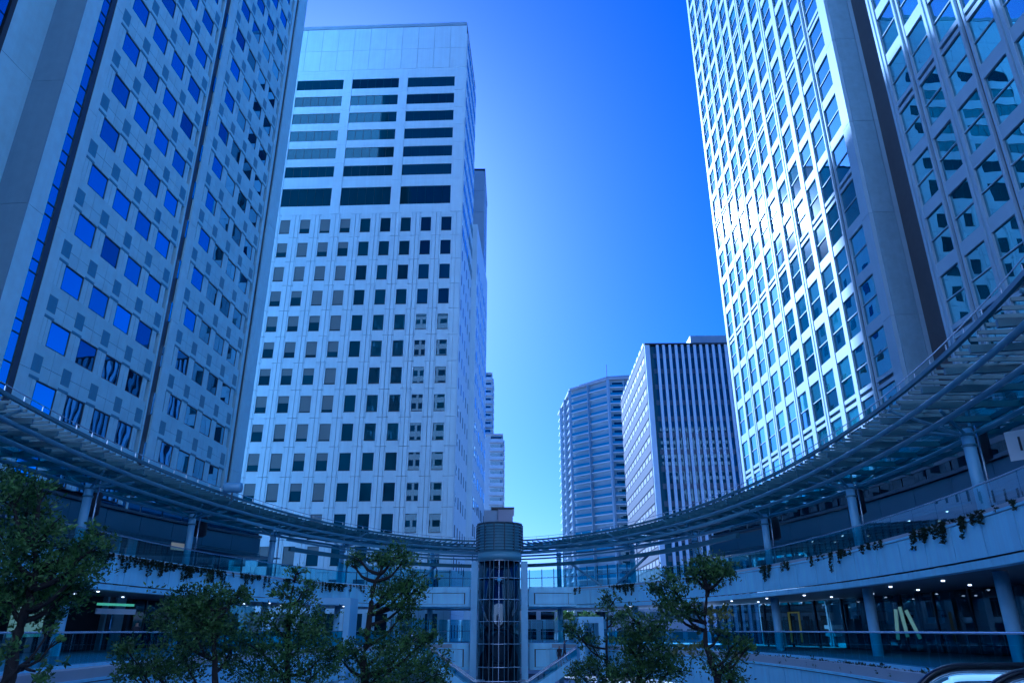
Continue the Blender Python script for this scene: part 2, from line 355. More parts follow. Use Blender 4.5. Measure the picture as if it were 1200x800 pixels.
# strip floors above
zt = wz(56.2)
tops = [wz(82.1-3.32*i) for i in range(6)]
zbase = wz(56.2)-2.25-.8+FL2
def strip_row(ztop, h, zlo, zhi):
    for gi in range(5):
        xr = -1.75-8.95*gi; xl = xr-7.5
        wn = box('window_strip', T, (xl, .14, ztop-h), (xr, .22, ztop), G3)
        for q in range(1, 6): x = -3.75+7.5*q/6; box('mullion', wn, (x-.03, -.07, -h/2), (x+.03, -.04, h/2), FRAME)
        box('spandrel_panel', T, (xl+.0, .05, ztop+.02), (xr-.0, .24, zhi), WHITEP)
        box('spandrel_panel', T, (xl+.0, .05, zlo), (xr-.0, .24, ztop-h-.02), WHITEP)
        box('pier_panel', T, (xl-1.43, .0, zlo), (xl-.02, .24, zhi-.03), WHITEP)
    box('corner_panel', T, (-1.73, -.02, zlo), (0, .24, zhi-.03), WHITEP)
zz = [tops[0]+1.2]+[t-2.17-.57 for t in tops]
for i, t in enumerate(tops): strip_row(t, 1.9, zz[i+1], zz[i])
strip_row(wz(61.6), 3.1, zbase, zz[-1])
# plain top panels
for r, (a, b) in enumerate(((83.9, 88.0), (88.0, 92.6))):
    for i in range(17): box('top_panel', T, (-2.65*(i+1)+.02+.0, .0, wz(a)+.02), (-2.65*i-.02, .24, wz(b)-.02), WHITEP if r == 0 else WHITEP)
box('parapet', T, (-W2, -.06, TOP2-.62), (.0, .5, TOP2), GREYP)
box('parapet', T, (-.5, .5, TOP2-.62), (.0, 15.25, TOP2), GREYP)
box('spandrel_panel', T, (-W2, .03, zz[0]), (-.0, .24, wz(83.9)), WHITEP)
# east side
for r in range(26):
    z0 = wz(-6+FL2*r); 
    if z0+3.85 > TOP2-.7: break
    for j in range(5):
        y0 = .26+3.0*j; box('side_panel', T, (-.02, y0+.015, z0), (.12, y0+2.985, z0+FL2-.03), WHITEP)
        if r < 15: box('side_window', T, (.1, y0+.9, z0+1.2), (.16, y0+1.5, z0+2.7), G2)
        else: box('side_window', T, (.1, y0+.3, z0+1.0), (.16, y0+2.7, z0+2.7), G2)
# lower wing behind
box('rear_wing', T, (-30, 15.3, 0), (.9, 37.4, wz(64)), WHITEP)
for r in range(16):
    for j in range(7):
        y0 = 16.+3.1*j; z0 = wz(-4+FL2*r); box('side_window', T, (.88, y0+.7, z0+1.2), (.93, y0+(1.4 if j % 2 else 2.2), z0+2.9), G2)

T = thing('office_tower', 'narrow grey tower just behind the right shoulder of the white centre tower', 'office tower', (-5.75, 128.7, 0))
box('wall', T, (-24, .1, 0), (-.1, 13.9, wz(90.6)), GREYP)
for k in range(20):
    z0 = wz(90.8-5.2*(k+1))
    if z0 < 0: break
    for j in range(5): box('cladding_panel', T, (-2.4*(j+1)+.02, 0, z0+.03), (-2.4*j-.02, .1, z0+5.17), GREYP)
    box('side_panel', T, (-.1, .12, z0+.03), (0, 13.88, z0+5.17), GREYP)
    if k > 1:
        for j in range(4): box('side_window', T, (-.01, 1+3.2*j, z0+1), (.03, 3+3.2*j, z0+2.6), G2)
box('parapet', T, (-24.1, -.05, wz(90.6)), (.06, 14, wz(91.1)), FRAME)

# ================================================================== right tower (B4)
th4 = math.atan2(-1, -.013); L4 = math.sqrt(1+.013**2)
T = thing('glass_tower', 'tall white-framed glass tower on the right, its long side catching the sun', 'office tower', (24.96+.013*80.9, 80.9, 0), th4)
def s4(Y): return (80.9-Y)*L4
FL4 = 4.0; ZB4 = 16.4-FL4*5         # window bottoms at ZB4+4k
BW = 2.95
def kind4(k):  # band beneath the window row k
    m = (k-5) % 4
    return ('dark', 'plain', 'thick', 'plain')[m]
def bay4(x0, width, k, upper, lower, first=False):
    zb = wz(ZB4+FL4*k); zt = zb+3.14; zm = zb+1.57
    wn = box('window', T, (x0, .15, zb), (x0+width, .19, zm-.03), lower)
    wn.rotation_euler = (random.gauss(0, .002), 0, random.gauss(0, .002))
    box('upper_pane', wn, (-width/2, -.02, .80+.03), (width/2, .02, .80+1.56), upper)
    box('transom', wn, (-width/2, -.09, .755), (width/2, .02, .83), WHITEA)
def frames4(x0, x1, k, dark):
    zb = wz(ZB4+FL4*k)
    if dark:
        box('spandrel_panel', T, (x0, .04, zb-.30), (x1, .3, zb), WHITEA); box('spandrel_panel', T, (x0, .04, zb-.86), (x1, .3, zb-.58), WHITEA)
        box('recess', T, (x0, .18, zb-.58), (x1, .3, zb-.30), DSTEEL)
    else:
        box('spandrel_panel', T, (x0, .04, zb-.86), (x1, .3, zb-.01), WHITEA)
K1 = 23
box('wall', T, (0.05, .30, 0), (s4(44.5), 25, wz(125)), DSTEEL)
def mull(x, w, split, z1=125):
    if split:
        box('mullion', T, (x, 0, 0), (x+w*.36, .31, wz(z1)), WHITEA); box('mullion', T, (x+w*.64, 0, 0), (x+w, .31, wz(z1)), WHITEA)
        box('mullion_groove', T, (x+w*.36, .12, 0), (x+w*.64, .31, wz(z1)), STONE2)
    else:
        box('mullion', T, (x, .0, 0), (x+w, .31, wz(z1)), WHITEA)
xs4 = [s4(80.1-BW*i) for i in range(10)]
mull(0, xs4[0]-.0, False)
for i, x in enumerate(xs4):
    if i < 9: mull(x+2.18, BW-2.18, i % 2 == 1)
    for k in range(-1, K1):
        bay4(x, 2.18, k, G4U, G4L); frames4(x, x+2.18, k, kind4(k) == 'dark')
# pair bay with dark joint and end pier
pa = s4(51.4)
mull(xs4[9]+2.18, s4(50.8)-xs4[9]-2.18, False)
xa = s4(50.8); xb = s4(48.75); xc = s4(48.0); xd = s4(45.6)
for (x0, x1) in ((xa, xb), (xc, xd)):
    for k in range(-1, K1):
        bay4(x0, x1-x0, k, G4N, G4N); frames4(x0, x1, k, kind4(k) == 'dark')
box('mullion', T, (xb, .02, 0), (xb+.14, .31, wz(125)), WHITEA); box('mullion', T, (xc-.14, .02, 0), (xc, .31, wz(125)), WHITEA)
box('mullion_groove', T, (xb+.14, .2, 0), (xc-.14, .31, wz(125)), DSTEEL)
for k in range(-3, 15):
    z0 = wz(ZB4-.7+8*k); 
    if z0 < -8: continue
    for (a, b, y) in ((xd, xd+.5, .0), (xd+.53, s4(44.42), -.02)):
        box('pier_panel', T, (a, y, z0), (b, .31, z0+7.97), WHITEA)
    box('return_stone', T, (s4(44.42), .25, z0+.0), (s4(44.3), 1.75, z0+7.97), GRANITE)
    box('return_edge', T, (s4(44.42), 1.80, z0), (s4(44.25), 2.1, z0+7.97), WHITEA)
box('wall', T, (s4(44.45), 2.1, 0), (s4(30), 25, wz(125)), BROWN)
box('louvre_wall', T, (s4(45.5), 2.1, 0), (s4(44.42), 14, wz(125)), BROWN)
for k in range(150):
    z = wz(-4+.8*k)
    if k % 5 == 4: box('louvre_blade', T, (s4(44.42), 2.1, z), (s4(44.30), 5.0, z+.22), LOUV)
    elif k % 5 == 1: box('louvre_blade', T, (s4(44.42), 2.1, z), (s4(44.34), 5.0, z+.08), LOUV)
# nearer wing
box('wall', T, (s4(39.1)+.05, .30, 0), (s4(12), 25, wz(125)), DSTEEL)
x = s4(39.1); wing = []
for p in range(5):
    mull(x, .62, True); a0 = x+.62; a1 = a0+1.95; b0 = a1+.62; b1 = b0+1.95
    box('mullion', T, (a1, .02, 0), (a1+.16, .31, wz(125)), WHITEA); box('mullion', T, (b0-.16, .02, 0), (b0, .31, wz(125)), WHITEA)
    box('mullion_groove', T, (a1+.16, .2, 0), (b0-.16, .31, wz(125)), DSTEEL)
    for (q0, q1) in ((a0, a1), (b0, b1)):
        for k in range(2, 16):
            bay4(q0, q1-q0, k, G4N, G4N); frames4(q0, q1, k, kind4(k) == 'dark')
    x = b1
mull(x, .62, True)

# ================================================================== striped tower (B3)
T = thing('office_tower', 'mid-height office block with close vertical fins on its front and a pale banded side', 'office tower', (33.6, 170, 0))
H3 = wz(67.4)
box('wall', T, (.3, .5, 0), (42, 50, H3-.5), G3)
for r in range(18):
    z = wz(-6+4.1*r); 
    if z > H3-2: break
    box('floor_band', T, (2.0, .42, z), (42, .5, z+1.25), mat('tinted_spandrel', (.05, .075, .11), .3))
box('corner_column', T, (0, -.1, 0), (1.25, .6, H3-.3), FIN)
for i in range(26):
    x = 2.9+1.56*i; box('fin', T, (x, -.12, 0), (x+.66, .42, H3-.3), FIN)
box('roof_slab', T, (-.1, -.3, H3-.3), (42.2, 50, H3+.1), FRAME)
box('penthouse', T, (13.2, 6, H3+.1), (38, 30, H3+4.6), GREYP)
box('side_wall', T, (0, .6, 0), (.3, 50, H3-.35), mat('dark_strip_cladding', (.05, .055, .065), .85, spec=.05, noise=.08, nscale=.6))  # darker wall strips between the grey side bands
for r in range(18):
    z = wz(-5+4.1*r)
    if z+2.2 > H3: break
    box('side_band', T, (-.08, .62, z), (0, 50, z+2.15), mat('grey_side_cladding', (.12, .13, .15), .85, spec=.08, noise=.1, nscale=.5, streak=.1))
    for j in range(10): box('side_slot', T, (-.02, 2+4.8*j, z+2.5), (.02, 5.4+4.8*j, z+3.7), mat('louvred_slot', (.24, .25, .27), .6))
o = T; T.rotation_euler = (0, 0, math.radians(-1.2))

# ================================================================== apartment tower (B6)
T = thing('apartment_tower', 'slender faceted apartment tower with stacked balconies, left of the finned office block', 'apartment block', (0, 0, 0))
poly = [(19.8, 299.6), (22.3, 265), (35.3, 252), (46.5, 250.5), (52, 262), (50, 300)]
H6 = wz(86)
cxm = sum(p[0] for p in poly)/6; cym = sum(p[1] for p in poly)/6
def inset(P, d):
    out = []
    for (x, y) in P:
        v = Vector((cxm-x, cym-y)); v.normalize(); out.append((x+v.x*d, y+v.y*d))
    return out
m = MB(); m.hull(inset(poly, 1.6), inset(poly, 1.6), 0, H6-.3); m.build('wall', APTW, T)
m = MB(); m.hull(inset(poly, -.2), inset(poly, -.2), H6-.3, H6+.5); m.build('roof_slab', CONC, T)
m = MB(); m.hull(inset(poly, 4), inset(poly, 4), H6+.5, H6+2.4); m.build('penthouse', GREYP, T)
m = MB(); m.tube([(35.6, 256, H6), (35.6, 256, H6+7)], .12, 6); m.build('antenna', DSTEEL, T)
wm = MB()
for r in range(31):
    z = H6-.3-3.02*(r+1)
    if z < 0: break
    for (i, j, fm) in ((0, 1, BALC), (1, 2, BALCD), (2, 3, BALCD)):
        a = Vector(poly[i]); b = Vector(poly[j]); dd = (b-a); Ln = dd.length; dd.normalize(); nn = Vector((dd.y, -dd.x))
        if nn.dot(Vector((cxm, cym))-a) > 0: nn = -nn
        ang = math.atan2(dd.y, dd.x); c = (a+b)/2-nn*.8
        cbox('balcony_slab', T, (c.x, c.y, z), (Ln-.6, 1.7, .34), ang, mat('white_slab_edge', (.66, .74, .80), .6))
        c2 = (a+b)/2-nn*.06
        segs = 1 if i != 1 else 2
        for q in range(segs):
            f0 = q/segs; f1 = (q+1)/segs; cc = a+dd*(Ln*(f0+f1)/2)-nn*(.06 if (q+i) % 2 else .35)
            cbox('balcony_front', T, (cc.x, cc.y, z+.62), (Ln/segs-.8, .12, 1.02), ang, fm)
        cbox('balcony_window', T, ((a+b).x/2-nn.x*1.55, (a+b).y/2-nn.y*1.55, z+1.35), (Ln-3.0, .12, 2.0), ang, G3)
for (i, j) in ((0, 1), (1, 2), (2, 3)):
    a = Vector(poly[i]); b = Vector(poly[j]); Ln = (b-a).length
    for f in ((.5,) if i else (.33, .66)):
        c = a+(b-a)*f; cbox('party_wall', T, (c.x, c.y, H6/2-.2), (.22, 1.8, H6-.2), math.atan2((b-a).y, (b-a).x), APTW)
for p in poly[1:4]: cbox('corner_column', T, (p[0], p[1], H6/2-.2), (.9, .9, H6-.2), .4, APTW)
cbox('blank_wall', T, (45.6, 251.4, H6/2-.2), (3.2, 1.6, H6-.2), -.1, APTW)

# ================================================================== far balcony blocks (B5) and pink block
def balcony_block(label, x0, x1, Y, top, n, dep=16):
    T = thing('apartment_tower', label, 'apartment block', (x0, Y, 0))
    w_ = x1-x0
    box('wall', T, (-10, 1.2, 0), (w_-.4, dep, wz(top)-.3), BALC)
    box('roof_slab', T, (-10, .3, wz(top)-.3), (w_, dep, wz(top)+.2), CONC)
    for r in range(n):
        z = wz(top)-3.1*(r+1)
        box('balcony_slab', T, (.3, 0, z), (w_, 1.3, z+.25), CONC); box('balcony_front', T, (.3, 0, z+.25), (w_+.15, .12, z+1.35), BALC)
        box('balcony_window', T, (.6, 1.1, z+.3), (w_-.5, 1.19, z+2.5), G2)
        for j in range(4): box('side_balcony', T, (w_-.4, 2+3.4*j, z+.2), (w_+.5, 4.6+3.4*j, z+1.3), BALC)
balcony_block('tall grey apartment block whose edge shows beside the white centre tower', -13.5, -7.6, 262, 92, 30)
balcony_block('lower grey apartment block with stacked balconies above the pink block', -8.2, -3.2, 250, 64.7, 22)
T = thing('rooftop_block', 'small pinkish rendered block rising behind the louvred lift drum', 'building', (-6.6, 130, 0))
box('wall', T, (0, 0, 0), (4.1, 8, wz(19.8)), CONC); box('wall', T, (4.13, -.3, 0), (6.75, 8, wz(19.9)), PINK)
box('roof_slab', T, (2.9, -.5, wz(19.9)), (7.0, 8.1, wz(20.25)), FRAME)

def block(label, x0, x1, Y, dep, top, fl, bay, wallm, facing=-1, glassm=None, n0=0):
    T = thing('office_block', label, 'office block', (x0, Y, 0)); w_ = x1-x0; y0, y1 = (0, dep) if facing < 0 else (-dep, 0)
    box('wall', T, (0.1, min(y0, y1)+.12, 0), (w_-.1, max(y0, y1)-.12, wz(top)-.2), glassm or G2)
    yf = (y0-.0, y0+.25) if facing < 0 else (y1-.25, y1)
    n = int((top+EZ)/fl)
    for k in range(n+1):
        z = min(fl*k, wz(top)-1.5); box('spandrel_band', T, (0, yf[0], z), (w_, yf[1], z+fl*.48), wallm)
    m = int(w_/bay)
    for i in range(m+1):
        x = i*w_/m; box('pier', T, (max(0, x-.4), yf[0]-.06, 0), (min(w_, x+.4), yf[1]+.06, wz(top)-.3), wallm)
    box('roof_slab', T, (-.2, y0-.3, wz(top)-.2), (w_+.2, y1+.3, wz(top)+.4), CONC)
    return T
block('unseen broad white office block behind the viewpoint, added to bounce sunlight', -115, 110, -50, 20, 104, 3.9, 3.2, mat('bounce_white_cladding', (.78, .77, .74), .6, noise=.06), facing=1)  # unseen, inferred from reflections; made white and large to bounce sun into shaded fronts
block('low grey block with banded windows seen beneath the far walkway, right of the lift', 1.5, 34, 138, 14, 4.6, 3.3, 3.0, CONC)
block('pale low block seen beneath the far walkway, left of the lift', -34, -1.2, 146, 14, 6.5, 3.6, 2.6, APTW)

# ================================================================== the ring: curves
class Curve:
    def __init__(s, cx, cy, a, b, p0=-68, p1=248, N=1400):
        s.P = []; s.S = [0]
        for i in range(N+1):
            t = math.radians(p0+(p1-p0)*i/N); s.P.append(Vector((cx+a*math.cos(t), cy+b*math.sin(t))))
            if i: s.S.append(s.S[-1]+(s.P[-1]-s.P[-2]).length)
        s.len = s.S[-1]
        s.Sx = np.array(s.S); s.X = np.array([p.x for p in s.P]); s.Y = np.array([p.y for p in s.P])
    def at(s, q):
        return Vector((float(np.interp(q, s.Sx, s.X)), float(np.interp(q, s.Sx, s.Y))))
    def tan(s, q):
        return (s.at(min(q+.05, s.len))-s.at(max(q-.05, 0))).normalized()
    def out(s, q): t = s.tan(q); return Vector((t.y, -t.x))
def UC(o, **k): return Curve(-2.4, 38, 19+o, 42+o, **k)      # upper ring, offset o outward
def LC(o, **k): return Curve(-1.0, 38, 14.4+o, 41+o, **k)    # lower walkway edge
def seg_boxes(name, par, cur, n, z0, z1, t, m, gap=.02, inward=0, flt=None, proto_len=None):
    """straight pieces along the curve, inner face on the curve, each its own object"""
    out = []
    for i in range(n):
        q0 = cur.len*i/n; q1 = cur.len*(i+1)/n; a = cur.at(q0); b = cur.at(q1); c = (a+b)/2
        if flt and not flt(c): continue
        d = b-a; nn = Vector((d.y, -d.x)).normalized()
        c = c+nn*(t/2+inward)
        out.append(cbox(name, par, (c.x, c.y, (z0+z1)/2), (round(d.length-gap, 2), t, z1-z0), math.atan2(d.y, d.x), m))
    return out
def sweep(name, par, cur, sec, m, n=160, q0=0, q1=None, smooth=False):
    """sec: list of (offset outward, z)"""
    q1 = cur.len if q1 is None else q1; mb = MB(); rings = []
    for i in range(n+1):
        q = q0+(q1-q0)*i/n; p = cur.at(q); o = cur.out(q)
        rings.append([(p.x+o.x*a, p.y+o.y*a, z) for a, z in sec])
    mb.strip(rings); return mb.build(name, m, par, smooth)
def rect(o0, o1, z0, z1): return [(o0, z0), (o1, z0), (o1, z1), (o0, z1)]
def circ(o, z, r, k=8): return [(o+r*math.cos(2*PI*i/k), z+r*math.sin(2*PI*i/k)) for i in range(k)]

def curved_panes(par, cur, n, z0, z1, m, flt):
    for i in range(n):
        q0 = cur.len*i/n+.015; q1 = cur.len*(i+1)/n-.015; c = cur.at((q0+q1)/2)
        if not flt(c): continue
        mb = MB(); rings = []
        for k in range(4):
            q = q0+(q1-q0)*k/3; p = cur.at(q); o = cur.out(q); rings.append([(p.x-c.x+o.x*a, p.y-c.y+o.y*a, z) for a, z in rect(-.01, .01, z0, z1)])
        mb.strip(rings)
        v = mb.v; me = bpy.data.meshes.new('balustrade_pane'); me.from_pydata(v, [], mb.f); me.materials.append(m)
        bm = bmesh.new(); bm.from_mesh(me); bmesh.ops.recalc_face_normals(bm, faces=bm.faces); bm.to_mesh(me); bm.free()
        o2 = bpy.data.objects.new('balustrade_pane', me); o2.location = (c.x, c.y, 0); link(o2, par)
COLY = [17, 29, 41, 52.5, 63, 72]
# ------------------------------------------------------------------ upper walkway
T = thing('upper_walkway', 'upper ring walkway with pale blue fascia panels, glass balustrade and steel handrail', 'walkway')
U0 = UC(1.0)
ZF = wz(4.0)
sweep('floor_slab', T, U0, rect(.05, 9.5, wz(3.6), ZF), CONC)
sweep('soffit', T, U0, rect(.5, 9.4, wz(2.15), wz(2.3)), SOFFIT)
seg_boxes('fascia_panel', T, U0, 78, wz(2.42), wz(3.72), .05, DECKP, gap=.07)
sweep('joint_backing', T, UC(1.0), rect(.06, .14, wz(2.4), wz(3.74)), JOINT)
seg_boxes('lower_lip', T, U0, 54, wz(2.08), wz(2.36), .5, DECKP, gap=.02, inward=.06)
sweep('coping', T, U0, rect(-.05, .5, wz(3.75), wz(3.84)), DECKP)
seg_boxes('planter_kerb', T, U0, 54, wz(3.84), wz(4.12), .15, DECKP, gap=.03, inward=.62)
GC = UC(1.85)
far = lambda c: c.y > 71.0
curved_panes(T, GC, 88, wz(4.1), wz(5.12), CLEAR, lambda c: not far(c))
seg_boxes('balustrade_pane', T, GC, 132, wz(4.1), wz(5.95), .02, CLEAR, gap=.05, flt=far)
sweep('handrail', T, GC, circ(-.03, wz(5.15), .035), RAILM, n=220, smooth=True)
for i in range(132):
    q = GC.len*i/132; p = GC.at(q)
    if p.y > 71.0:
        o = GC.out(q); cbox('baluster', T, (p.x+o.x*.06, p.y+o.y*.06, wz(4.98)), (.05, .1, 2.1), math.atan2(-o.x, o.y), DSTEEL)
# downlights in soffit
dm = bpy.data.meshes.new('downlight'); bm = bmesh.new(); bmesh.ops.create_cone(bm, cap_ends=True, segments=10, radius1=.07, radius2=.09, depth=.05); bm.to_mesh(dm); bm.free(); dm.materials.append(LAMP)
for o_, n in ((3.4, 40), (6.6, 46)):
    cu = UC(o_)
    for i in range(n):
        q = cu.len*(i+.5)/n; p = cu.at(q)
        if p.y > 76: continue
        if random.random() < .25: continue
        ob = bpy.data.objects.new('downlight', dm); ob.location = (p.x, p.y, wz(2.12)); link(ob, T)
# ------------------------------------------------------------------ lower walkway
T = thing('lower_walkway', 'lower ring walkway with blue panels below and a straight-topped glass balustrade', 'walkway')
L0 = LC(0)
nearless = lambda c: True
def ringfill(par, name, ca, cb, z0, z1, m):
    mb = MB(); rings = []
    for i in range(161):
        a = ca.at(ca.len*i/160); b = cb.at(cb.len*i/160)
        rings.append([(a.x, a.y, z0), (b.x, b.y, z0), (b.x, b.y, z1), (a.x, a.y, z1)])
    mb.strip(rings); return mb.build(name, m, par)
ringfill(T, 'floor_slab', LC(.05), UC(16), wz(-1.6), wz(-1.25), CONC)
seg_boxes('fascia_panel', T, L0, 76, wz(-3.5), wz(-1.72), .05, DECKP, gap=.07)
sweep('joint_backing', T, L0, rect(.06, .14, wz(-3.5), wz(-1.7)), JOINT)
sweep('coping', T, L0, rect(-.06, .4, wz(-1.68), wz(-1.58)), DECKP)
sweep('planter_kerb', T, LC(.7), rect(0, .15, wz(-1.58), wz(-1.15)), DECKP)
LG = LC(1.0)
curved_panes(T, LG, 74, wz(-1.2), wz(-.10), CLEAR2, lambda c: c.y < 70)
seg_boxes('balustrade_pane', T, LG, 120, wz(-1.15), wz(1.0), .02, CLEAR, gap=.05, flt=lambda c: c.y >= 70)
sweep('handrail', T, LG, circ(-.03, wz(-.07), .035), RAILM, n=200, smooth=True)
for i in range(120):
    q = LG.len*i/120; p = LG.at(q)
    if p.y > 70:
        o = LG.out(q); cbox('baluster', T, (p.x+o.x*.06, p.y+o.y*.06, wz(-.15)), (.05, .1, 2.2), math.atan2(-o.x, o.y), DSTEEL)

# ------------------------------------------------------------------ columns (each a thing)
def ellX(o, Y, side):
    a, b = 19+o, 42+o; t = (Y-38)/b; return -2.4+side*a*math.sqrt(max(0, 1-t*t))
clab = {}
def column(x, y, label):
    T = thing('steel_column', label, 'column', (x, y, 0), 0, 'round columns carrying the ring walkway and canopy')
    m = MB(); m.tube([(0, 0, 0), (0, 0, wz(2.1))], .27, 16); m.build('lower_shaft', PAINT, T, True)
    m = MB(); m.tube([(0, 0, wz(4.0)), (0, 0, wz(7.7))], .24, 16); m.build('upper_shaft', PAINT, T, True)
    for z in (6.95, 7.4):
        m = MB(); m.tube([(0, 0, wz(z)), (0, 0, wz(z+.1))], .29, 16); m.build('collar', STEEL, T, True)
    m = MB(); m.tube([(.48, .1, wz(4.0)), (.48, .1, wz(7.9))], .045, 8); m.build('downpipe', RAILM, T, True)
names = ['nearest', 'second', 'third', 'fourth', 'fifth', 'sixth']
for i, Y in enumerate(COLY):
    for side, sn in ((-1, 'left'), (1, 'right')):
        column(ellX(2.6, Y, side), Y, f'pale blue round column, {names[i]} from the camera on the {sn} side of the ring')
for x, lab in ((-8.6, 'pale blue round column on the far walkway just left of the lift tower'), (5.0, 'pale blue round column on the far walkway just right of the lift tower')):
    column(x, 38+44.6*math.sqrt(1-((x+2.4)/21.6)**2), lab)

# ------------------------------------------------------------------ canopy
T = thing('ring_canopy', 'curved steel and glass canopy ring with dark ribs and round tubes above the walkway', 'canopy', (0, 0, -.5))
CSTEEL = mat('teal_canopy_steel', (.07, .15, .185), .4, noise=.15, nscale=2)
C0 = UC(-.4)
sweep('edge_beam', T, C0, rect(-.06, .08, wz(9.26), wz(9.42)), CSTEEL, n=220)
sweep('edge_rail', T, C0, circ(-.1, wz(9.64), .022, 6), RAILM, n=220, smooth=True)
for i in range(120):
    q = C0.len*(i+.5)/120; p = C0.at(q); cbox('rail_post', T, (p.x, p.y, wz(9.53)), (.035, .035, .22), 0, RAILM)
sweep('main_tube', T, UC(.15), circ(0, wz(8.62), .11, 12), STEEL, n=220, smooth=True)
sweep('main_tube', T, UC(1.25), circ(0, wz(8.28), .11, 12), STEEL, n=220, smooth=True)
sweep('main_tube', T, UC(3.2), circ(0, wz(8.1), .10, 12), STEEL, n=200, smooth=True)
sweep('purlin', T, UC(.9), rect(-.05, .05, wz(9.05), wz(9.2)), CSTEEL, n=200)
sweep('purlin', T, UC(2.4), rect(-.06, .06, wz(8.9), wz(9.1)), CSTEEL, n=200)
sweep('purlin', T, UC(4.2), rect(-.06, .06, wz(8.8), wz(9.0)), CSTEEL, n=200)
sweep('purlin', T, UC(5.6), rect(-.06, .06, wz(8.7), wz(8.9)), CSTEEL, n=200)
N = 288
rib = bpy.data.meshes.new('rib'); mb = MB(); mb.strip([[(-.025, 0, 0), (.025, 0, 0), (.025, 0, .12), (-.025, 0, .12)], [(-.04, 2.6, -.15), (.04, 2.6, -.15), (.04, 2.6, .05), (-.04, 2.6, .05)]]); rib.from_pydata(mb.v, [], mb.f); rib.materials.append(CSTEEL)
for i in range(N):
    q = C0.len*(i+.5)/N; p = C0.at(q); o = C0.out(q)
    ob = bpy.data.objects.new('rib', rib); ob.location = (p.x+o.x*.1, p.y+o.y*.1, wz(9.14)); ob.rotation_euler = (0, 0, math.atan2(o.y, o.x)-PI/2); link(ob, T)
# roof sheets: solid strip near the edge, glass further back
sweep('purlin', T, UC(1.6), rect(-.03, .03, wz(9.2), wz(9.28)), CSTEEL, n=200)
seg_boxes('glass_roof_panel', T, C0, 132, wz(9.2), wz(9.23), 3.4, ROOFG, gap=.12, inward=2.9)
cr = bpy.data.meshes.new('cross_beam'); mb = MB(); mb.box((-.07, 0, -.12), (.07, 6.6, .12)); cr.from_pydata(mb.v, [], mb.f); cr.materials.append(CSTEEL)
dg = bpy.data.meshes.new('diagonal_brace'); mb = MB(); mb.tube([(-1.2, 2.5, 0), (1.2, 6.4, 0)], .06, 6); dg.from_pydata(mb.v, [], mb.f); dg.materials.append(CSTEEL)
for i in range(84):
    q = C0.len*(i+.5)/84; p = C0.at(q); o = C0.out(q); rz = math.atan2(o.y, o.x)-PI/2
    for me_, z in ((cr, 8.85), (dg, 8.95)):
        ob = bpy.data.objects.new(me_.name, me_); ob.location = (p.x, p.y, wz(z)); ob.rotation_euler = (0, 0, rz); link(ob, T)
# struts from column heads up to tubes
cols = [(ellX(2.6, Y, s_), Y) for Y in COLY for s_ in (-1, 1)]
for (x, y) in cols:
    # outward normal
    v = Vector((-(x+2.4)/(21.6**2), -(y-38)/(44.6**2))).normalized(); t = Vector((-v.y, v.x))
    m = MB()
    for (a, b, z) in ((2.9, 0, 9.1), (1.6, 1.6, 8.6), (1.6, -1.6, 8.6), (1.3, 0, 8.35), (-2.0, 0, 8.9)):
        m.tube([(x, y, wz(7.9)), (x+v.x*a+t.x*b, y+v.y*a+t.y*b, wz(z))], .07, 6)
    m.build('column_head_strut', STEEL, T)
for s_ in (-1, 1):
    for (xa, xb) in (((-15.0), (-11.2)), ((-7.9), (-11.0))) if s_ < 0 else (((6.0), (9.4)), ((12.6), (9.6))):
        ya = 38+43.8*math.sqrt(1-((xa+2.4)/20.8)**2); yb = 38+43.8*math.sqrt(1-((xb+2.4)/20.8)**2)
        m = MB(); m.tube([(xa, ya, wz(7.0)), (xb, yb, wz(4.1))], .12, 8); m.build('v_brace', STEEL, T, True)
sweep('lattice_beam', T, UC(1.4), rect(-.12, .12, wz(6.75), wz(7.1)), CSTEEL, n=60, q0=C0.len*.33, q1=C0.len*.67)
sweep('lattice_beam', T, UC(1.2), rect(-.08, .08, wz(7.5), wz(7.65)), STEEL, n=60, q0=C0.len*.33, q1=C0.len*.67)
sweep('lattice_beam', T, UC(.4), rect(-.08, .08, wz(8.0), wz(8.2)), STEEL, n=60, q0=C0.len*.3, q1=C0.len*.7)

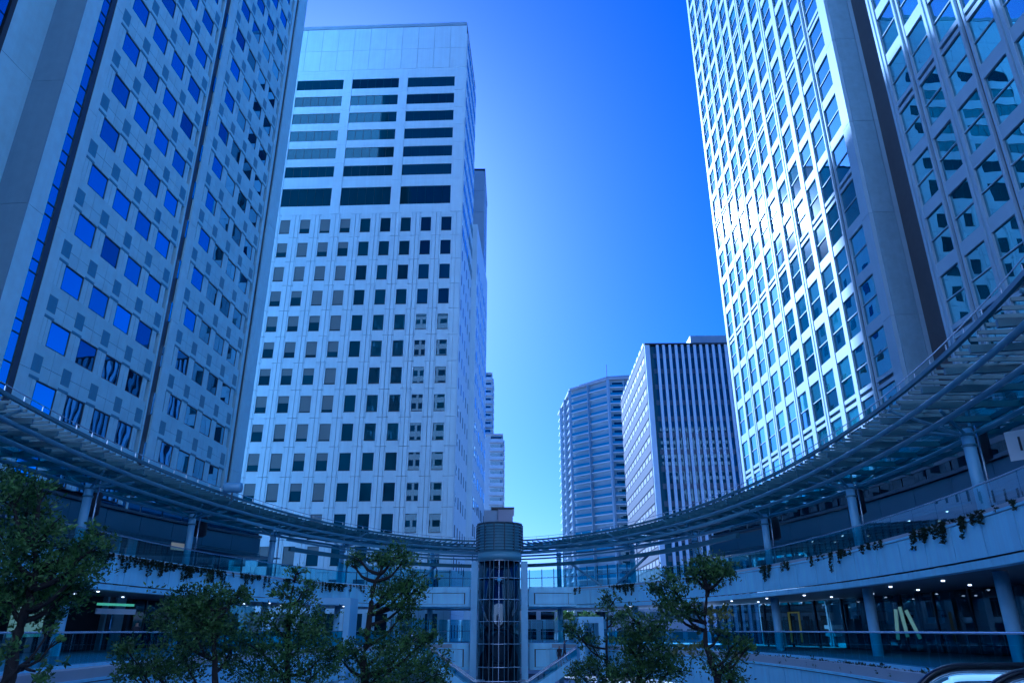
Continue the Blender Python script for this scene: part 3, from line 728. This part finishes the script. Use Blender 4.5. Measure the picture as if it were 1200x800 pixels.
# ------------------------------------------------------------------ wall buildings behind the ring (left and right)
def ringhouse(label, side):
    T = thing('ring_building', label, 'building')
    def f(c): return side*(c.x+2.4) > 0 and c.y < 69.5
    W = UC(7.6); 
    seg_boxes('wall_panel', T, W, 60, wz(6.55), wz(7.85), .25, BAND, gap=.04, flt=f)
    seg_boxes('cornice', T, W, 60, wz(7.9), wz(8.1), .5, DSTEEL, gap=.0, inward=-.15, flt=f)
    seg_boxes('clerestory_pane', T, W, 90, wz(8.15), wz(8.75), .06, GS, gap=.12, inward=.2, flt=f)
    seg_boxes('ledge', T, W, 60, wz(6.2), wz(6.34), .5, BAND, gap=.0, inward=-.2, flt=f)
    seg_boxes('ledge', T, W, 60, wz(6.4), wz(6.5), .4, BAND, gap=.0, inward=-.1, flt=f)
    seg_boxes('ceiling_panel', T, UC(7.7), 50, wz(6.3), wz(6.38), 5.0, SOFFIT, gap=.03, flt=f)
    seg_boxes('roof_slab', T, UC(7.9), 50, wz(8.8), wz(9.1), 8., DSTEEL, gap=-.9, flt=f)
    # storefronts both levels
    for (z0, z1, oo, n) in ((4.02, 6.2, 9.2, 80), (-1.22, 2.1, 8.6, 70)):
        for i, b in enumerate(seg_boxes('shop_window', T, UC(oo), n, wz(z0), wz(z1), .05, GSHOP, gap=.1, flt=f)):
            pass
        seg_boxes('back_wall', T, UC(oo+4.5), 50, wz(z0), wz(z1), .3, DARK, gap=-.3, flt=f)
        cu = UC(oo+.02)
        for i in range(n):
            p = cu.at(cu.len*i/n)
            if f(p): cbox('shopfront_mullion', T, (p.x, p.y, wz((z0+z1)/2)), (.1, .16, z1-z0), math.atan2(cu.tan(cu.len*i/n).y, cu.tan(cu.len*i/n).x), DSTEEL)
        # inner pillars and fittings
        cu = UC(oo+2.3)
        for i in range(34):
            q = cu.len*(i+random.uniform(.2, .8))/34; p = cu.at(q)
            if not f(p): continue
            h = random.uniform(.35, .95)*(z1-z0); mt = random.choice((BAND, PINK, CONC, DSTEEL, STONE, CONC))
            cbox('display_case', T, (p.x, p.y, wz(z0)+h/2), (random.uniform(.5, 1.6), .5, h), random.uniform(0, 3), mt)
            if random.random() < .75:
                ob = bpy.data.objects.new('ceiling_lamp', dm); ob.location = (p.x, p.y, wz(z1)-.25); link(ob, T)
    cu = UC(8.2)
    for i in range(60):
        q = cu.len*(i+.5)/60; p = cu.at(q)
        if f(p) and random.random() < .7:
            ob = bpy.data.objects.new('ceiling_lamp', dm); ob.location = (p.x, p.y, wz(6.27)); link(ob, T)
    return T
RL = ringhouse('low curved shop building under the canopy on the left, blue-grey upper band and dark shopfronts', -1)
RR = ringhouse('low curved shop building under the canopy on the right, blue-grey upper band and dark shopfronts', 1)
# lit details on the shopfronts
p = unproj(30, 728, 35.5)
for k in range(3):
    q = unproj(18+13*k, 728, 33.6+.5*k); cbox('lit_shop_window', RL, tuple(q), (.5, .08, 1.25), 1.2, CREAML)
q = unproj(136, 708, 46); cbox('green_light_strip', RL, tuple(q), (2.6, .1, .14), 1.2, GREENL)
q = unproj(136, 716, 46); cbox('menu_board', RL, tuple(q), (2.8, .1, .3), 1.2, WHITES)
q = unproj(208, 640, 55); cbox('lit_lining', RL, tuple(q), (1.2, .1, .5), 1.2, WARML)
q = unproj(932, 734, 52); 
for (dx, dz, sx, sz) in ((-.42, 0, .09, 1.9), (.42, 0, .09, 1.9), (0, .9, .9, .09)): cbox('yellow_frame', RR, (q.x+dx*.5, q.y-dx*.85, q.z+dz), (sx, .09, sz), -1.0, YELLOW)
for (x, y, r) in ((1051, 731, .12), (1059, 728, -.1), (1070, 731, -.35)):
    q = unproj(x, y, 31.5); cbox('lit_panel', RR, tuple(q), (.13, .06, 1.15 if r else .5), -1.1, CREAML, ry=r)

# ------------------------------------------------------------------ dark rounded loudspeaker drums beside the columns
def drum(pt, label):
    T = thing('hanging_drum', label, 'drum', tuple(pt), 0, 'dark rounded drums hanging beside the columns')
    m = MB(); m.tube([(0, 0, -.75), (0, 0, -.6), (0, 0, .6), (0, 0, .75)], [.3, .5, .5, .42], 14); m.build('body', mat('dark_drum', (.03, .03, .04), .5), T, True)
    m = MB(); m.tube([(0, 0, .75), (0, 0, 2.2)], .05, 6); m.build('hanger', DSTEEL, T)
drum(unproj(1145, 522, 31.5), 'dark rounded drum beside the large round column at the right edge of the upper walkway')
drum(unproj(1003, 588, 43), 'dark rounded drum behind the middle column of the upper right walkway')
drum(unproj(906, 620, 54), 'dark rounded drum behind the farther column of the upper right walkway')
drum(unproj(107, 590, 43), 'dark rounded drum behind the left-hand column of the upper left walkway')
drum(unproj(235, 617, 56), 'dark rounded drum behind the second column of the upper left walkway')

# sign banner
q = unproj(1203, 517, 27)
T = thing('banner_sign', 'white hanging banner with large dark letters at the right edge behind the upper rail', 'sign', tuple(q), 0)
cbox('panel', T, (.3, .3, 0), (1.5, .06, 1.15), -.9, WHITES)
tc = bpy.data.curves.new('letters', 'FONT'); tc.body = 'IC'; tc.size = .8; tc.align_x = 'CENTER'; tc.align_y = 'CENTER'; tc.extrude = .01
to = bpy.data.objects.new('letters_src', tc); COL.objects.link(to); to.rotation_euler = (PI/2, 0, -.9)
dgp = bpy.context.evaluated_depsgraph_get(); tm = bpy.data.meshes.new_from_object(to.evaluated_get(dgp)); COL.objects.unlink(to); bpy.data.objects.remove(to)
tm.materials.append(FRAME); ob = bpy.data.objects.new('letters', tm); ob.location = (.3-.05*math.sin(.9)-.02, .3-.06, 0); ob.rotation_euler = (PI/2, .0, -.9); link(ob, T)

# floodlight drum on the left canopy edge
q = unproj(273, 571, 50)
T = thing('floodlight', 'pale blue cylindrical lamp housing standing on the left canopy edge', 'floodlight', tuple(q))
m = MB(); m.tube([(-.6, 0, 0), (-.5, 0, 0), (.5, 0, 0), (.6, 0, 0)], [.3, .36, .36, .3], 16); m.build('housing', mat('pale_blue_enamel', (.25, .42, .62), .3), T, True)
m = MB(); m.tube([(0, 0, -.35), (0, 0, -.9)], .06, 8); m.build('bracket', DSTEEL, T)

# ================================================================== lift tower
T = thing('lift_tower', 'cylindrical glass lift tower with louvred top drum between the two walkway halves', 'lift tower', (-1.25, 75.2, 0))
m = MB(); m.tube([(0, 0, 0), (0, 0, wz(6.5))], 2.06, 32); m.build('glass_shaft', GS, T, True)
for z in [-5.2, -3.2, -1.2, .78, 2.75, 4.72, 6.35]:
    m = MB(); m.tube([(2.1*math.cos(2*PI*i/48), 2.1*math.sin(2*PI*i/48), wz(z)) for i in range(48)], .05, 6, closed=True); m.build('glazing_ring', RAILM, T, True)
for i in range(12):
    a = 2*PI*(i+.5)/12; cbox('glazing_bar', T, (2.07*math.cos(a), 2.07*math.sin(a), wz(6.4)/2), (.03, .03, wz(6.4)), a, STEEL)
m = MB(); m.tube([(0, 0, wz(6.45)), (0, 0, wz(9.9))], 2.12, 40); m.build('drum', STEEL, T, True)
m = MB(); m.tube([(0, 0, wz(6.4)), (0, 0, wz(7.15))], 2.2, 40); m.build('skirt', STEEL, T, True)
for k in range(9):
    z = wz(7.4+.28*k); m = MB(); m.tube([(0, 0, z), (0, 0, z+.10)], [2.38, 2.32], 40); m.build('louvre_ring', STEEL, T, True)
for i in range(14):
    a = 2*PI*i/14; cbox('rib', T, (2.28*math.cos(a), 2.28*math.sin(a), wz(8.6)), (.2, .08, 2.6), a, DSTEEL)
m = MB(); m.tube([(0, 0, wz(9.88)), (0, 0, wz(10.02))], 2.3, 40); m.build('cap', DSTEEL, T, True)
for sx in (-1, 1):
    box('side_pylon', T, (sx*2.15, -.1, 0), (sx*2.8, .9, wz(6.4)), PAINT)
# flat blue star shape in front of the lift glass
m = MB(); P = []
for i in range(16):
    r = .5 if i % 4 == 0 else (.3 if i % 2 == 0 else .12); a = 2*PI*i/16; P.append((r*math.cos(a), r*math.sin(a)))
n0 = 0; m.v = [(x, 0, z) for x, z in P]+[(x, .05, z) for x, z in P]; m.f = [tuple(range(16)), tuple(reversed(range(16, 32)))]+[(i, (i+1) % 16, 16+(i+1) % 16, 16+i) for i in range(16)]
m.build('star_shape', mat('star_blue', (.25, .5, .75), .4), T, loc=(0, -2.2, wz(4.55)))
# inside fittings seen through glass: guide rails
for x in (-.9, 0, .9): box('guide_rail', T, (x-.04, -2.12, 0), (x+.04, -2.07, wz(6.3)), RAILM if x == 0 else DSTEEL)

# fascia frames on the far walkway either side of the lift
for (xa, xb, za, zb_, lab) in ((-15, -4.2, 2.2, 4.05, 'upper blue fascia box on the far walkway left of the lift'), (1.7, 13, 2.2, 4.05, 'upper blue fascia box on the far walkway right of the lift'),
                              (-13, -4.2, -3.55, -1.15, 'lower blue fascia box on the far walkway left of the lift'), (1.7, 12, -3.55, -1.15, 'lower blue fascia box on the far walkway right of the lift')):
    T = thing('bridge_fascia', lab, 'bridge fascia', ((xa+xb)/2, 76.6, wz(za)))
    h = zb_-za; hw = (xb-xa)/2
    box('top_band', T, (-hw, 0, h-.55), (hw, .5, h), DECKP); box('bottom_band', T, (-hw, 0, 0), (hw, .5, .22), DECKP)
    n = 3
    for i in range(n):
        x0 = -hw+.6+(2*hw-1.2)*i/n; x1 = -hw+.6+(2*hw-1.2)*(i+1)/n; box('panel', T, (x0+.03, .12, .26), (x1-.03, .4, h-.6), DECKP)
    box('recess', T, (-hw+.02, .42, .2), (hw-.02, .48, h-.5), DSTEEL)
    for s_ in (-1, 1): box('end_band', T, (s_*hw-(.5 if s_ > 0 else 0), .01, .22), (s_*hw+(.5 if s_ < 0 else 0), .5, h-.55), DECKP)

# ================================================================== stairs / escalators in the centre
def stair(label, sgn):
    T = thing('escalator', label, 'escalator', (0, 0, 0), 0, None)
    x0, x1 = (1.5 if sgn > 0 else -3.4), (7.6 if sgn > 0 else -9.2); zb, zt = -5.2, -1.35
    for j, Y in enumerate((71.0, 73.0)):
        m = MB(); m.tube([(x0-sgn*.9, Y, wz(zb+.95)), (x0, Y, wz(zb+.95)), (x1, Y, wz(zt+.95)), (x1+sgn*.8, Y, wz(zt+.95))], .07, 8); m.build('handrail', RAILM, T, True)
        m = MB(); v = [(x0, Y-.05, wz(zb-.6)), (x1, Y-.05, wz(zt-.6)), (x1, Y-.05, wz(zt+.3)), (x0, Y-.05, wz(zb+.3))]
        m.v = v+[(a, b+.1, c) for a, b, c in v]; m.f = [(0, 1, 2, 3), (7, 6, 5, 4)]+[(i, (i+1) % 4, 4+(i+1) % 4, 4+i) for i in range(4)]
        m.build('stringer', DECKP, T)
        m = MB(); v = [(x0, Y-.01, wz(zb+.3)), (x1, Y-.01, wz(zt+.3)), (x1, Y-.01, wz(zt+.93)), (x0, Y-.01, wz(zb+.93))]
        m.v = v+[(a, b+.02, c) for a, b, c in v]; m.f = [(0, 1, 2, 3), (7, 6, 5, 4)]+[(i, (i+1) % 4, 4+(i+1) % 4, 4+i) for i in range(4)]
        m.build('balustrade_pane', CLEAR, T)
    n = 22
    for i in range(n):
        x = x0+(x1-x0)*i/n; z = zb+(zt-zb)*(i+1)/n; box('step', T, (x, 71.06, wz(z)-.2), (x+(x1-x0)/n, 72.94, wz(z)), DSTEEL)
    return T
stair('escalator with white handrails rising to the right from the foot of the lift tower', 1)
stair('escalator with white handrails rising to the left from the foot of the lift tower', -1)
T = thing('landing_rail', 'short level steel guard rail in front of the lift tower base', 'railing', (-1.2, 71.8, wz(-5.3)))
m = MB(); m.tube([(-2.6, 0, 1.0), (2.6, 0, 1.0)], .06, 8); m.build('top_rail', RAILM, T, True)
for i in range(7): box('post', T, (-2.6+.86*i-.03, -.03, -1), (-2.6+.86*i+.03, .03, 1), RAILM)

# blue portal frames
def portal(label, xa, xb, yt, Y):
    a = unproj(xa, yt, Y); b = unproj(xb, yt, Y); T = thing('portal_frame', label, 'portal frame', ((a.x+b.x)/2, Y, 0), 0, None)
    hw = (b.x-a.x)/2; zt = a.z
    for s_ in (-1, 1): box('post', T, (s_*hw-.22, 0, 0), (s_*hw+.22, 3.0, zt-.5), PAINT)
    box('lintel', T, (-hw-.22, 0, zt-.5), (hw+.22, 3.0, zt), PAINT)
    for s_ in (-1, 1): box('side_pane', T, (s_*hw-.02, .2, 0), (s_*hw+.02, 2.8, .01+zt-.55), CLEAR)
portal('tall pale blue portal frame over the left stair head beside the dark tree', 368, 408, 700, 60)
portal('tall pale blue portal frame over the right stair head beside the lift tower', 681, 704, 722, 66)

# ================================================================== near escalator (lower right)
T = thing('escalator', 'near escalator end with black rubber handrail and bright inner strip at the lower right corner', 'escalator', (4.9, 8.2, wz(-1.52)), math.radians(4))
path = []
for i in range(15):
    a = math.radians(200-110*i/14); path.append((.55+.62*math.cos(a)*1.15, 0, .62+.50*math.sin(a)*1.0))
path = [(p[0], 0, p[2]) for p in path]+[(1.4, 0, 1.125), (2.6, 0, 1.12), (5.0, 0, 1.10)]
def arc_rail(off, z_off, r, m_, name, seg=8):
    mb = MB(); mb.tube([(x+off, y, z+z_off) for x, y, z in path], r, seg); mb.build(name, m_, T, True)
for k, Yo in enumerate((0, 1.15)):
    P = [(x, Yo, z) for x, y, z in path]
    mb = MB(); mb.tube(P, .045, 10); mb.build('handrail', BLACKR, T, True)
    mb = MB(); mb.tube([(x+.0, y-.005, z-.055) for x, y, z in P], .022, 8); mb.build('rail_track', RAILM, T, True)
    Q = [(x+(.10 if i < 12 else 0), Yo+.0, z-.12) for i, (x, y, z) in enumerate(P)]
    mb = MB(); mb.tube(Q[4:], .035, 8); mb.build('light_strip', mat('lit_balustrade_strip', (.7, .85, .9), .4, emit=.25, ecol=(.6, .85, 1)), T, True)
    mb = MB(); n = len(P); mb.v = [(x+.05, Yo, z-.06) for x, y, z in P]+[(x+.05, Yo, min(z-.1, -.0)-.0) for x, y, z in P]
    mb.v += [(x, y+.02, z) for x, y, z in mb.v]
    for i in range(n-1): mb.f += [(i, i+1, n+i+1, n+i), (2*n+i, 3*n+i, 3*n+i+1, 2*n+i+1)]
    mb.build('balustrade_pane', CLEAR, T)
box('deck_plate', T, (-.5, -.3, -.1), (5.2, 1.5, .0), DSTEEL)
m = MB(); m.box((-9, -6, wz(-1.9)), (16, 11.5, wz(-1.7))); pt = m.build('viewing_platform', CONC); tag(pt, None, None, kind='structure')

# ================================================================== trees
def leaf_cloud(clumps, size, per, squash=.7, seed=0):
    """clumps: (centre, radius, n); small folded leaf faces in ragged tufts"""
    r = np.random.default_rng(seed); V = []; F = []
    for (c, rad, n) in clumps:
        c = np.array(c)
        nt_ = max(5, int(n/per)); 
        # tufts on and in the clump, denser on top
        d = r.normal(size=(nt_, 3)); d /= np.linalg.norm(d, axis=1)[:, None]
        rr = rad*(.35+.65*r.random(nt_)**.6)*(1+.25*r.normal(size=nt_))
        tc = c+d*rr[:, None]*np.array([1, 1, squash])
        for t in tc:
            k = per; tr = rad*.17*(.6+.8*r.random())
            o = r.normal(size=(k, 3))*tr*np.array([1, 1, .75]); p = t+o
            ax = o/np.maximum(np.linalg.norm(o, axis=1), 1e-3)[:, None]+r.normal(size=(k, 3))*.5+np.array([0, 0, .35]); ax /= np.linalg.norm(ax, axis=1)[:, None]
            bx = np.cross(ax, r.normal(size=(k, 3))); bx /= np.linalg.norm(bx, axis=1)[:, None]
            s = size*(.6+.8*r.random(k))[:, None]; wd = s*.42
            base = sum(len(v) for v in V) if False else None
            q = np.stack([p-ax*s*.5, p+bx*wd*.5, p+ax*s*.5, p-bx*wd*.5], 1)
            V.append(q.reshape(-1, 3))
    V = np.concatenate(V); nf = len(V)//4
    return V, nf
def leaf_object(name, V, nf, m, par=None):
    me = bpy.data.meshes.new(name); me.vertices.add(len(V)); me.vertices.foreach_set('co', V.astype('f').ravel())
    me.loops.add(nf*4); me.loops.foreach_set('vertex_index', np.arange(nf*4, dtype='i')); me.polygons.add(nf)
    me.polygons.foreach_set('loop_start', np.arange(0, nf*4, 4, dtype='i'))
    me.update(calc_edges=True); me.materials.append(m)
    return link(bpy.data.objects.new(name, me), par)
def tree(name, label, base, trunk, clumps, Y, leafm, size, dens, rt=.16, seed=0, cat='tree'):
    """trunk: list of pixels from the base up; clumps: (px, py, pixel radius, dY)"""
    b0 = unproj(*trunk[0], Y); root = Vector((b0.x, Y, 0))
    T = thing(name, label, cat, tuple(root))
    rnd = random.Random(seed)
    pts = [Vector((0, 0, 0))]+[unproj(x, y, Y)-root for x, y in trunk]
    # densify with small wobbles
    P = []; 
    for i in range(len(pts)-1):
        for j in range(4): P.append(pts[i].lerp(pts[i+1], j/4)+Vector((rnd.uniform(-.03, .03), rnd.uniform(-.05, .05), 0)))
    P.append(pts[-1]); n = len(P)
    mb = MB(); mb.tube(P, [rt*(1-.75*i/(n-1)) for i in range(n)], 10); mb.build('trunk', BARK, T, True)
    CL = []; sc_ = 844/ (Y*.93+3)
    for (x, y, r, dy) in clumps:
        c = unproj(x, y, Y+dy)-root; rad = r/sc_
        CL.append((tuple(c), rad, int(42*dens*rad*rad/(size*size))))
        # limb from the trunk towards the clump
        zt_ = c.z-rad*.4; best = min(P[n//4:], key=lambda p: abs(p.z-(c.z-.55*abs(c.x-p.x)-.4*rad)))
        mid = best.lerp(c, .5)+Vector((0, 0, -.12*(c-best).length+rnd.uniform(-.05, .05)))
        if (c-best).length > .25:
            mb = MB(); q = [best, best.lerp(mid, .5)+Vector((0, 0, -.03)), mid, mid.lerp(c, .5)+Vector((rnd.uniform(-.05, .05), 0, .03)), Vector(c)]
            mb.tube(q, [rt*.42, rt*.36, rt*.28, rt*.2, rt*.1], 7); mb.build('limb', BARK, T, True)
            for s_ in range(4):
                e = Vector(c)+Vector((rnd.uniform(-1, 1), rnd.uniform(-1, 1), rnd.uniform(-.3, .7)))*rad*.8
                mb = MB(); mb.tube([q[3], q[3].lerp(e, .5)+Vector((0, 0, .04)), e], [rt*.14, rt*.09, rt*.04], 5); mb.build('twig', BARK, T)
    V, nf = leaf_cloud(CL, size*.8, 14, seed=seed); leaf_object('crown', V, nf, leafm, T)
    return T
tree('broadleaf_tree', 'large dark green tree at the left edge reaching over the walkway', None, [(6, 812), (20, 740), (40, 690), (40, 640)],
     [(8, 575, 30, 0), (30, 600, 34, .5), (50, 572, 14, .3), (5, 640, 42, -.3), (60, 618, 20, 0), (32, 672, 46, .4), (75, 660, 32, .2), (98, 668, 24, 0), (112, 640, 21, -.2), (115, 622, 12, 0), (60, 705, 30, .8), (8, 700, 34, 0), (84, 694, 20, .4), (10, 560, 20, .6)], 16, LEAFB, .13, .95, .17, seed=3)
tree('low_branching_tree', 'low near branch with sparse leaves at the lower left corner before the glass rail', None, [(-20, 830), (4, 800), (24, 780), (42, 786)],
     [(52, 790, 15, 0), (44, 772, 10, .2), (60, 735, 9, .3), (3, 765, 16, 0), (72, 750, 6, 0)], 12, LEAFB, .11, .8, .07, seed=4)
tree('pine_tree', 'dense dark pine with feathery crown left of the centre-left tree', None, [(252, 815), (252, 760), (248, 715)],
     [(215, 705, 26, 0), (245, 700, 24, .4), (195, 725, 22, 0), (228, 740, 34, -.3), (262, 735, 26, .4), (278, 700, 17, 0), (286, 693, 9, 0), (150, 762, 19, .3), (178, 780, 26, .5), (215, 778, 30, .5), (150, 786, 18, .2), (268, 768, 18, .6), (240, 722, 28, .3)], 27, LEAF, .17, 1.0, .16, seed=5)
tree('pruned_tree', 'bushy green tree with a thin crown top in front of the left walkway', None, [(338, 815), (336, 770), (338, 720), (345, 680)],
     [(347, 672, 13, 0), (330, 690, 14, 0), (360, 690, 14, .3), (350, 712, 24, 0), (318, 728, 24, -.3), (375, 730, 20, .3), (300, 755, 26, 0), (345, 752, 34, -.4), (388, 760, 18, .3), (290, 782, 26, .3), (330, 790, 30, 0), (375, 785, 24, .2), (362, 745, 22, .5)], 29, LEAFB, .17, .8, .15, seed=6)
tree('cloud_pruned_tree', 'tall cloud-pruned tree left of the lift tower, its top against the white tower', None, [(428, 815), (427, 770), (434, 720), (437, 690), (452, 655)],
     [(462, 652, 23, 0), (478, 655, 13, .2), (440, 655, 12, 0), (417, 651, 12, 0), (410, 660, 9, .2), (484, 684, 21, 0), (465, 690, 22, .3), (450, 698, 17, -.2), (490, 690, 10, .3), (475, 718, 17, 0), (480, 705, 12, .2), (455, 752, 22, 0), (488, 748, 22, .3), (504, 745, 12, 0), (470, 775, 34, -.3), (505, 775, 20, .2), (412, 760, 18, 0), (398, 770, 16, .2), (445, 790, 30, .3), (515, 792, 14, .1), (430, 742, 10, 0)], 31, LEAFB, .17, .85, .2, seed=8)
tree('slim_tree', 'slim dark tree with a narrow upright top just right of the blue portal frame', None, [(711, 815), (711, 760), (712, 710)],
     [(712, 705, 12, 0), (722, 700, 6, 0), (675, 740, 14, 0), (690, 750, 13, .3), (664, 733, 8, 0), (700, 780, 20, 0), (680, 790, 18, .2), (722, 725, 12, .2), (715, 795, 18, 0)], 31, LEAF, .16, .9, .1, seed=9)
tree('round_tree', 'rounded dark green tree between the slim tree and the tall pruned tree', None, [(748, 815), (748, 770), (750, 730)],
     [(745, 730, 22, 0), (765, 740, 18, .3), (735, 752, 20, 0), (755, 765, 26, -.3), (780, 765, 20, .2), (790, 780, 18, 0), (760, 790, 28, 0), (730, 785, 18, .4), (775, 728, 10, .2), (732, 715, 9, 0)], 29, LEAF, .17, 1.0, .15, seed=10)
tree('cloud_pruned_tree', 'tall cloud-pruned tree right of centre with tufts coloured yellow-green as if lit, low on its trunk', None, [(846, 815), (838, 790), (828, 758), (826, 720), (828, 690)],
     [(822, 668, 22, 0), (838, 664, 19, .2), (812, 672, 12, 0), (852, 668, 12, 0), (832, 684, 14, .2), (824, 655, 8, 0), (782, 686, 21, 0), (770, 692, 10, .2), (795, 710, 22, 0), (780, 712, 12, .3), (812, 712, 12, -.2), (845, 740, 12, 0), (862, 752, 16, .2), (880, 756, 8, 0), (848, 778, 21, 0), (858, 795, 16, .2), (868, 762, 9, .1)], 25, LEAF, .15, 1.0, .15, seed=11)
T = [o for o in bpy.data.objects if o.name.startswith('cloud_pruned_tree') and o.parent is None][-1]
CL = []
for (x, y, r) in ((843, 725, 13), (830, 718, 7), (820, 755, 9), (806, 762, 12), (850, 715, 8), (862, 768, 8), (815, 738, 8)):
    c = unproj(x, y, 25.2)-Vector(T.location); rad = r/(844/26.2); CL.append((tuple(c), rad, int(22*rad*rad/(.15*.15))))
V, nf = leaf_cloud(CL, .15, 12, seed=44); leaf_object('lit_tufts', V, nf, LEAFLIT, T)  # tufts coloured as if light fell on them
# far trees glimpsed under the bridge
for i, (x, y, r, lab) in enumerate(((664, 719, 9, 'dark round street tree seen under the far walkway nearest the lift tower'), (690, 722, 11, 'dark round street tree seen under the far walkway by the portal frame'), (522, 722, 9, 'dark round street tree seen under the far walkway left of the lift tower'))):
    tree('street_tree', lab, None, [(x, 760), (x, 738)], [(x, y, r, 0), (x-r*.7, y+4, r*.7, 0), (x+r*.7, y+4, r*.7, 0)], 132, LEAF, .5, 1.0, .25, seed=20+i)

# ivy along the upper fascia
def ivy(name, label, spots, seed):
    r = random.Random(seed); CL = []
    for (q, ln, z, dn) in spots:
        for j in range(dn):
            dq = r.gauss(0, ln*.45); q_ = min(max(q+dq, 0), U0.len); pp = U0.at(q_); o = U0.out(q_)
            drop = r.uniform(.05, .35) if r.random() < .7 else r.uniform(.3, .95)*min(1, dn/7)
            k = 0; sway = 0
            while k*.11 < drop:
                sway += r.uniform(-.03, .03); CL.append(((pp.x-o.x*(.10+.02*k**.5)+o.y*sway, pp.y-o.y*(.10+.02*k**.5)-o.x*sway, z+.05-k*.11), .07+.04*r.random(), 8)); k += 1
    V, nf = leaf_cloud(CL, .10, 8, squash=1.0, seed=seed); ob = leaf_object(name, V, nf, IVY); tag(ob, label, 'ivy', kind='stuff')
rs = random.Random(5); SP = {'l': [], 'r': [], 'c': []}
q = 0
while q < U0.len:
    p = U0.at(q)
    if p.y > 14:
        side = 'c' if p.y > 70 else ('r' if p.x > -2.4 else 'l')
        if rs.random() < {'l': .75, 'r': .4, 'c': .6}[side]: SP[side].append((q, rs.uniform(.8, 1.8), wz(3.86), rs.randint(3, 14)))
    q += 1.3
ivy('hanging_ivy', 'dark ivy trailing over the upper left fascia of the ring', SP['l'], 1)
ivy('hanging_ivy', 'patchy dark ivy trailing over the upper right fascia of the ring', SP['r'], 2)
ivy('hanging_ivy', 'thin dark ivy along the far upper walkway beside the lift tower', SP['c'], 3)
# planting strip on the lower right ledge
CL = []
for i in range(110):
    q_ = L0.len*(.08+.22*i/110); p_ = L0.at(q_); CL.append(((p_.x+.42+.1*math.sin(i*1.7), p_.y, wz(-1.42)), .24+.08*math.sin(i*2.3), 150))
V, nf = leaf_cloud(CL, .13, 8, seed=77); ob = leaf_object('ground_cover', V, nf, IVY); tag(ob, 'low planting along the lower right walkway edge', 'plants', kind='stuff')

# ================================================================== people
def person(label, px, py_feet, Y, z, top, bottom, rz=0, step=.18):
    q = unproj(px, 740, Y); T = thing('person', label, 'person', (q.x, Y, z), rz)
    me = bpy.data.meshes.new('body'); bm = bmesh.new(); sl = bm.verts.layers.skin.verify()
    J = {}
    def j(n, p, r): v = bm.verts.new(p); v[sl].radius = (r, r*.8); J[n] = v; return v
    j('pel', (0, 0, .95), .15); j('sp', (0, 0, 1.15), .14); j('ch', (0, 0, 1.35), .17); j('nk', (0, 0, 1.50), .06); j('hd', (0, -.01, 1.60), .09); j('tp', (0, -.01, 1.70), .08)
    for s_, sn in ((-1, 'l'), (1, 'r')):
        j('hip'+sn, (s_*.1, 0, .88), .10); j('kn'+sn, (s_*.1, -s_*step*.5, .48), .065); j('an'+sn, (s_*.1, -s_*step, .08), .045); j('ft'+sn, (s_*.1, -s_*step-.16, .03), .035)
        j('sh'+sn, (s_*.19, 0, 1.42), .06); j('el'+sn, (s_*.25, s_*.06, 1.12), .045); j('wr'+sn, (s_*.24, s_*.06-.1, .88), .03); j('hn'+sn, (s_*.24, s_*.06-.12, .79), .035)
    for a, b in (('pel', 'sp'), ('sp', 'ch'), ('ch', 'nk'), ('nk', 'hd'), ('hd', 'tp')): bm.edges.new((J[a], J[b]))
    for sn in 'lr':
        for a, b in (('pel', 'hip'+sn), ('hip'+sn, 'kn'+sn), ('kn'+sn, 'an'+sn), ('an'+sn, 'ft'+sn), ('ch', 'sh'+sn), ('sh'+sn, 'el'+sn), ('el'+sn, 'wr'+sn), ('wr'+sn, 'hn'+sn)): bm.edges.new((J[a], J[b]))
    J['pel'][sl].use_root = True
    bm.to_mesh(me); bm.free()
    tmp = bpy.data.objects.new('tmp', me); COL.objects.link(tmp); tmp.modifiers.new('s', 'SKIN'); su = tmp.modifiers.new('u', 'SUBSURF'); su.levels = 1; su.render_levels = 1
    dgx = bpy.context.evaluated_depsgraph_get(); m2 = bpy.data.meshes.new_from_object(tmp.evaluated_get(dgx)); COL.objects.unlink(tmp); bpy.data.objects.remove(tmp)
    m2.materials.clear(); m2.materials.append(top); m2.materials.append(bottom); m2.materials.append(SKIN); m2.materials.append(mat('dark_hair', (.02, .015, .012), .6))
    for p in m2.polygons:
        c = p.center; p.use_smooth = True
        p.material_index = 1 if c.z < .93 and abs(c.x) < .2 else (3 if c.z > 1.64 or (c.z > 1.53 and c.y > .02) else (2 if c.z > 1.47 or (c.z < .86) else 0))
    link(bpy.data.objects.new('body', m2), T)
CD = mat('dark_coat', (.03, .03, .04), .8); CB = mat('blue_jacket', (.06, .1, .2), .8); CG = mat('grey_trousers', (.06, .06, .07), .8); CW = mat('pale_shirt', (.5, .5, .5), .8)
person('person in a dark coat standing on the lower left walkway behind the glass rail', 159, 0, 47, wz(-1.25), CD, CG, .4)
person('person in a dark coat on the right-hand escalator by the lift tower', 655, 0, 72, wz(-3.05), CD, CG, .2)
person('person in a blue jacket higher on the right-hand escalator by the lift tower', 661, 0, 72.2, wz(-2.6), CB, CD, 1.2)
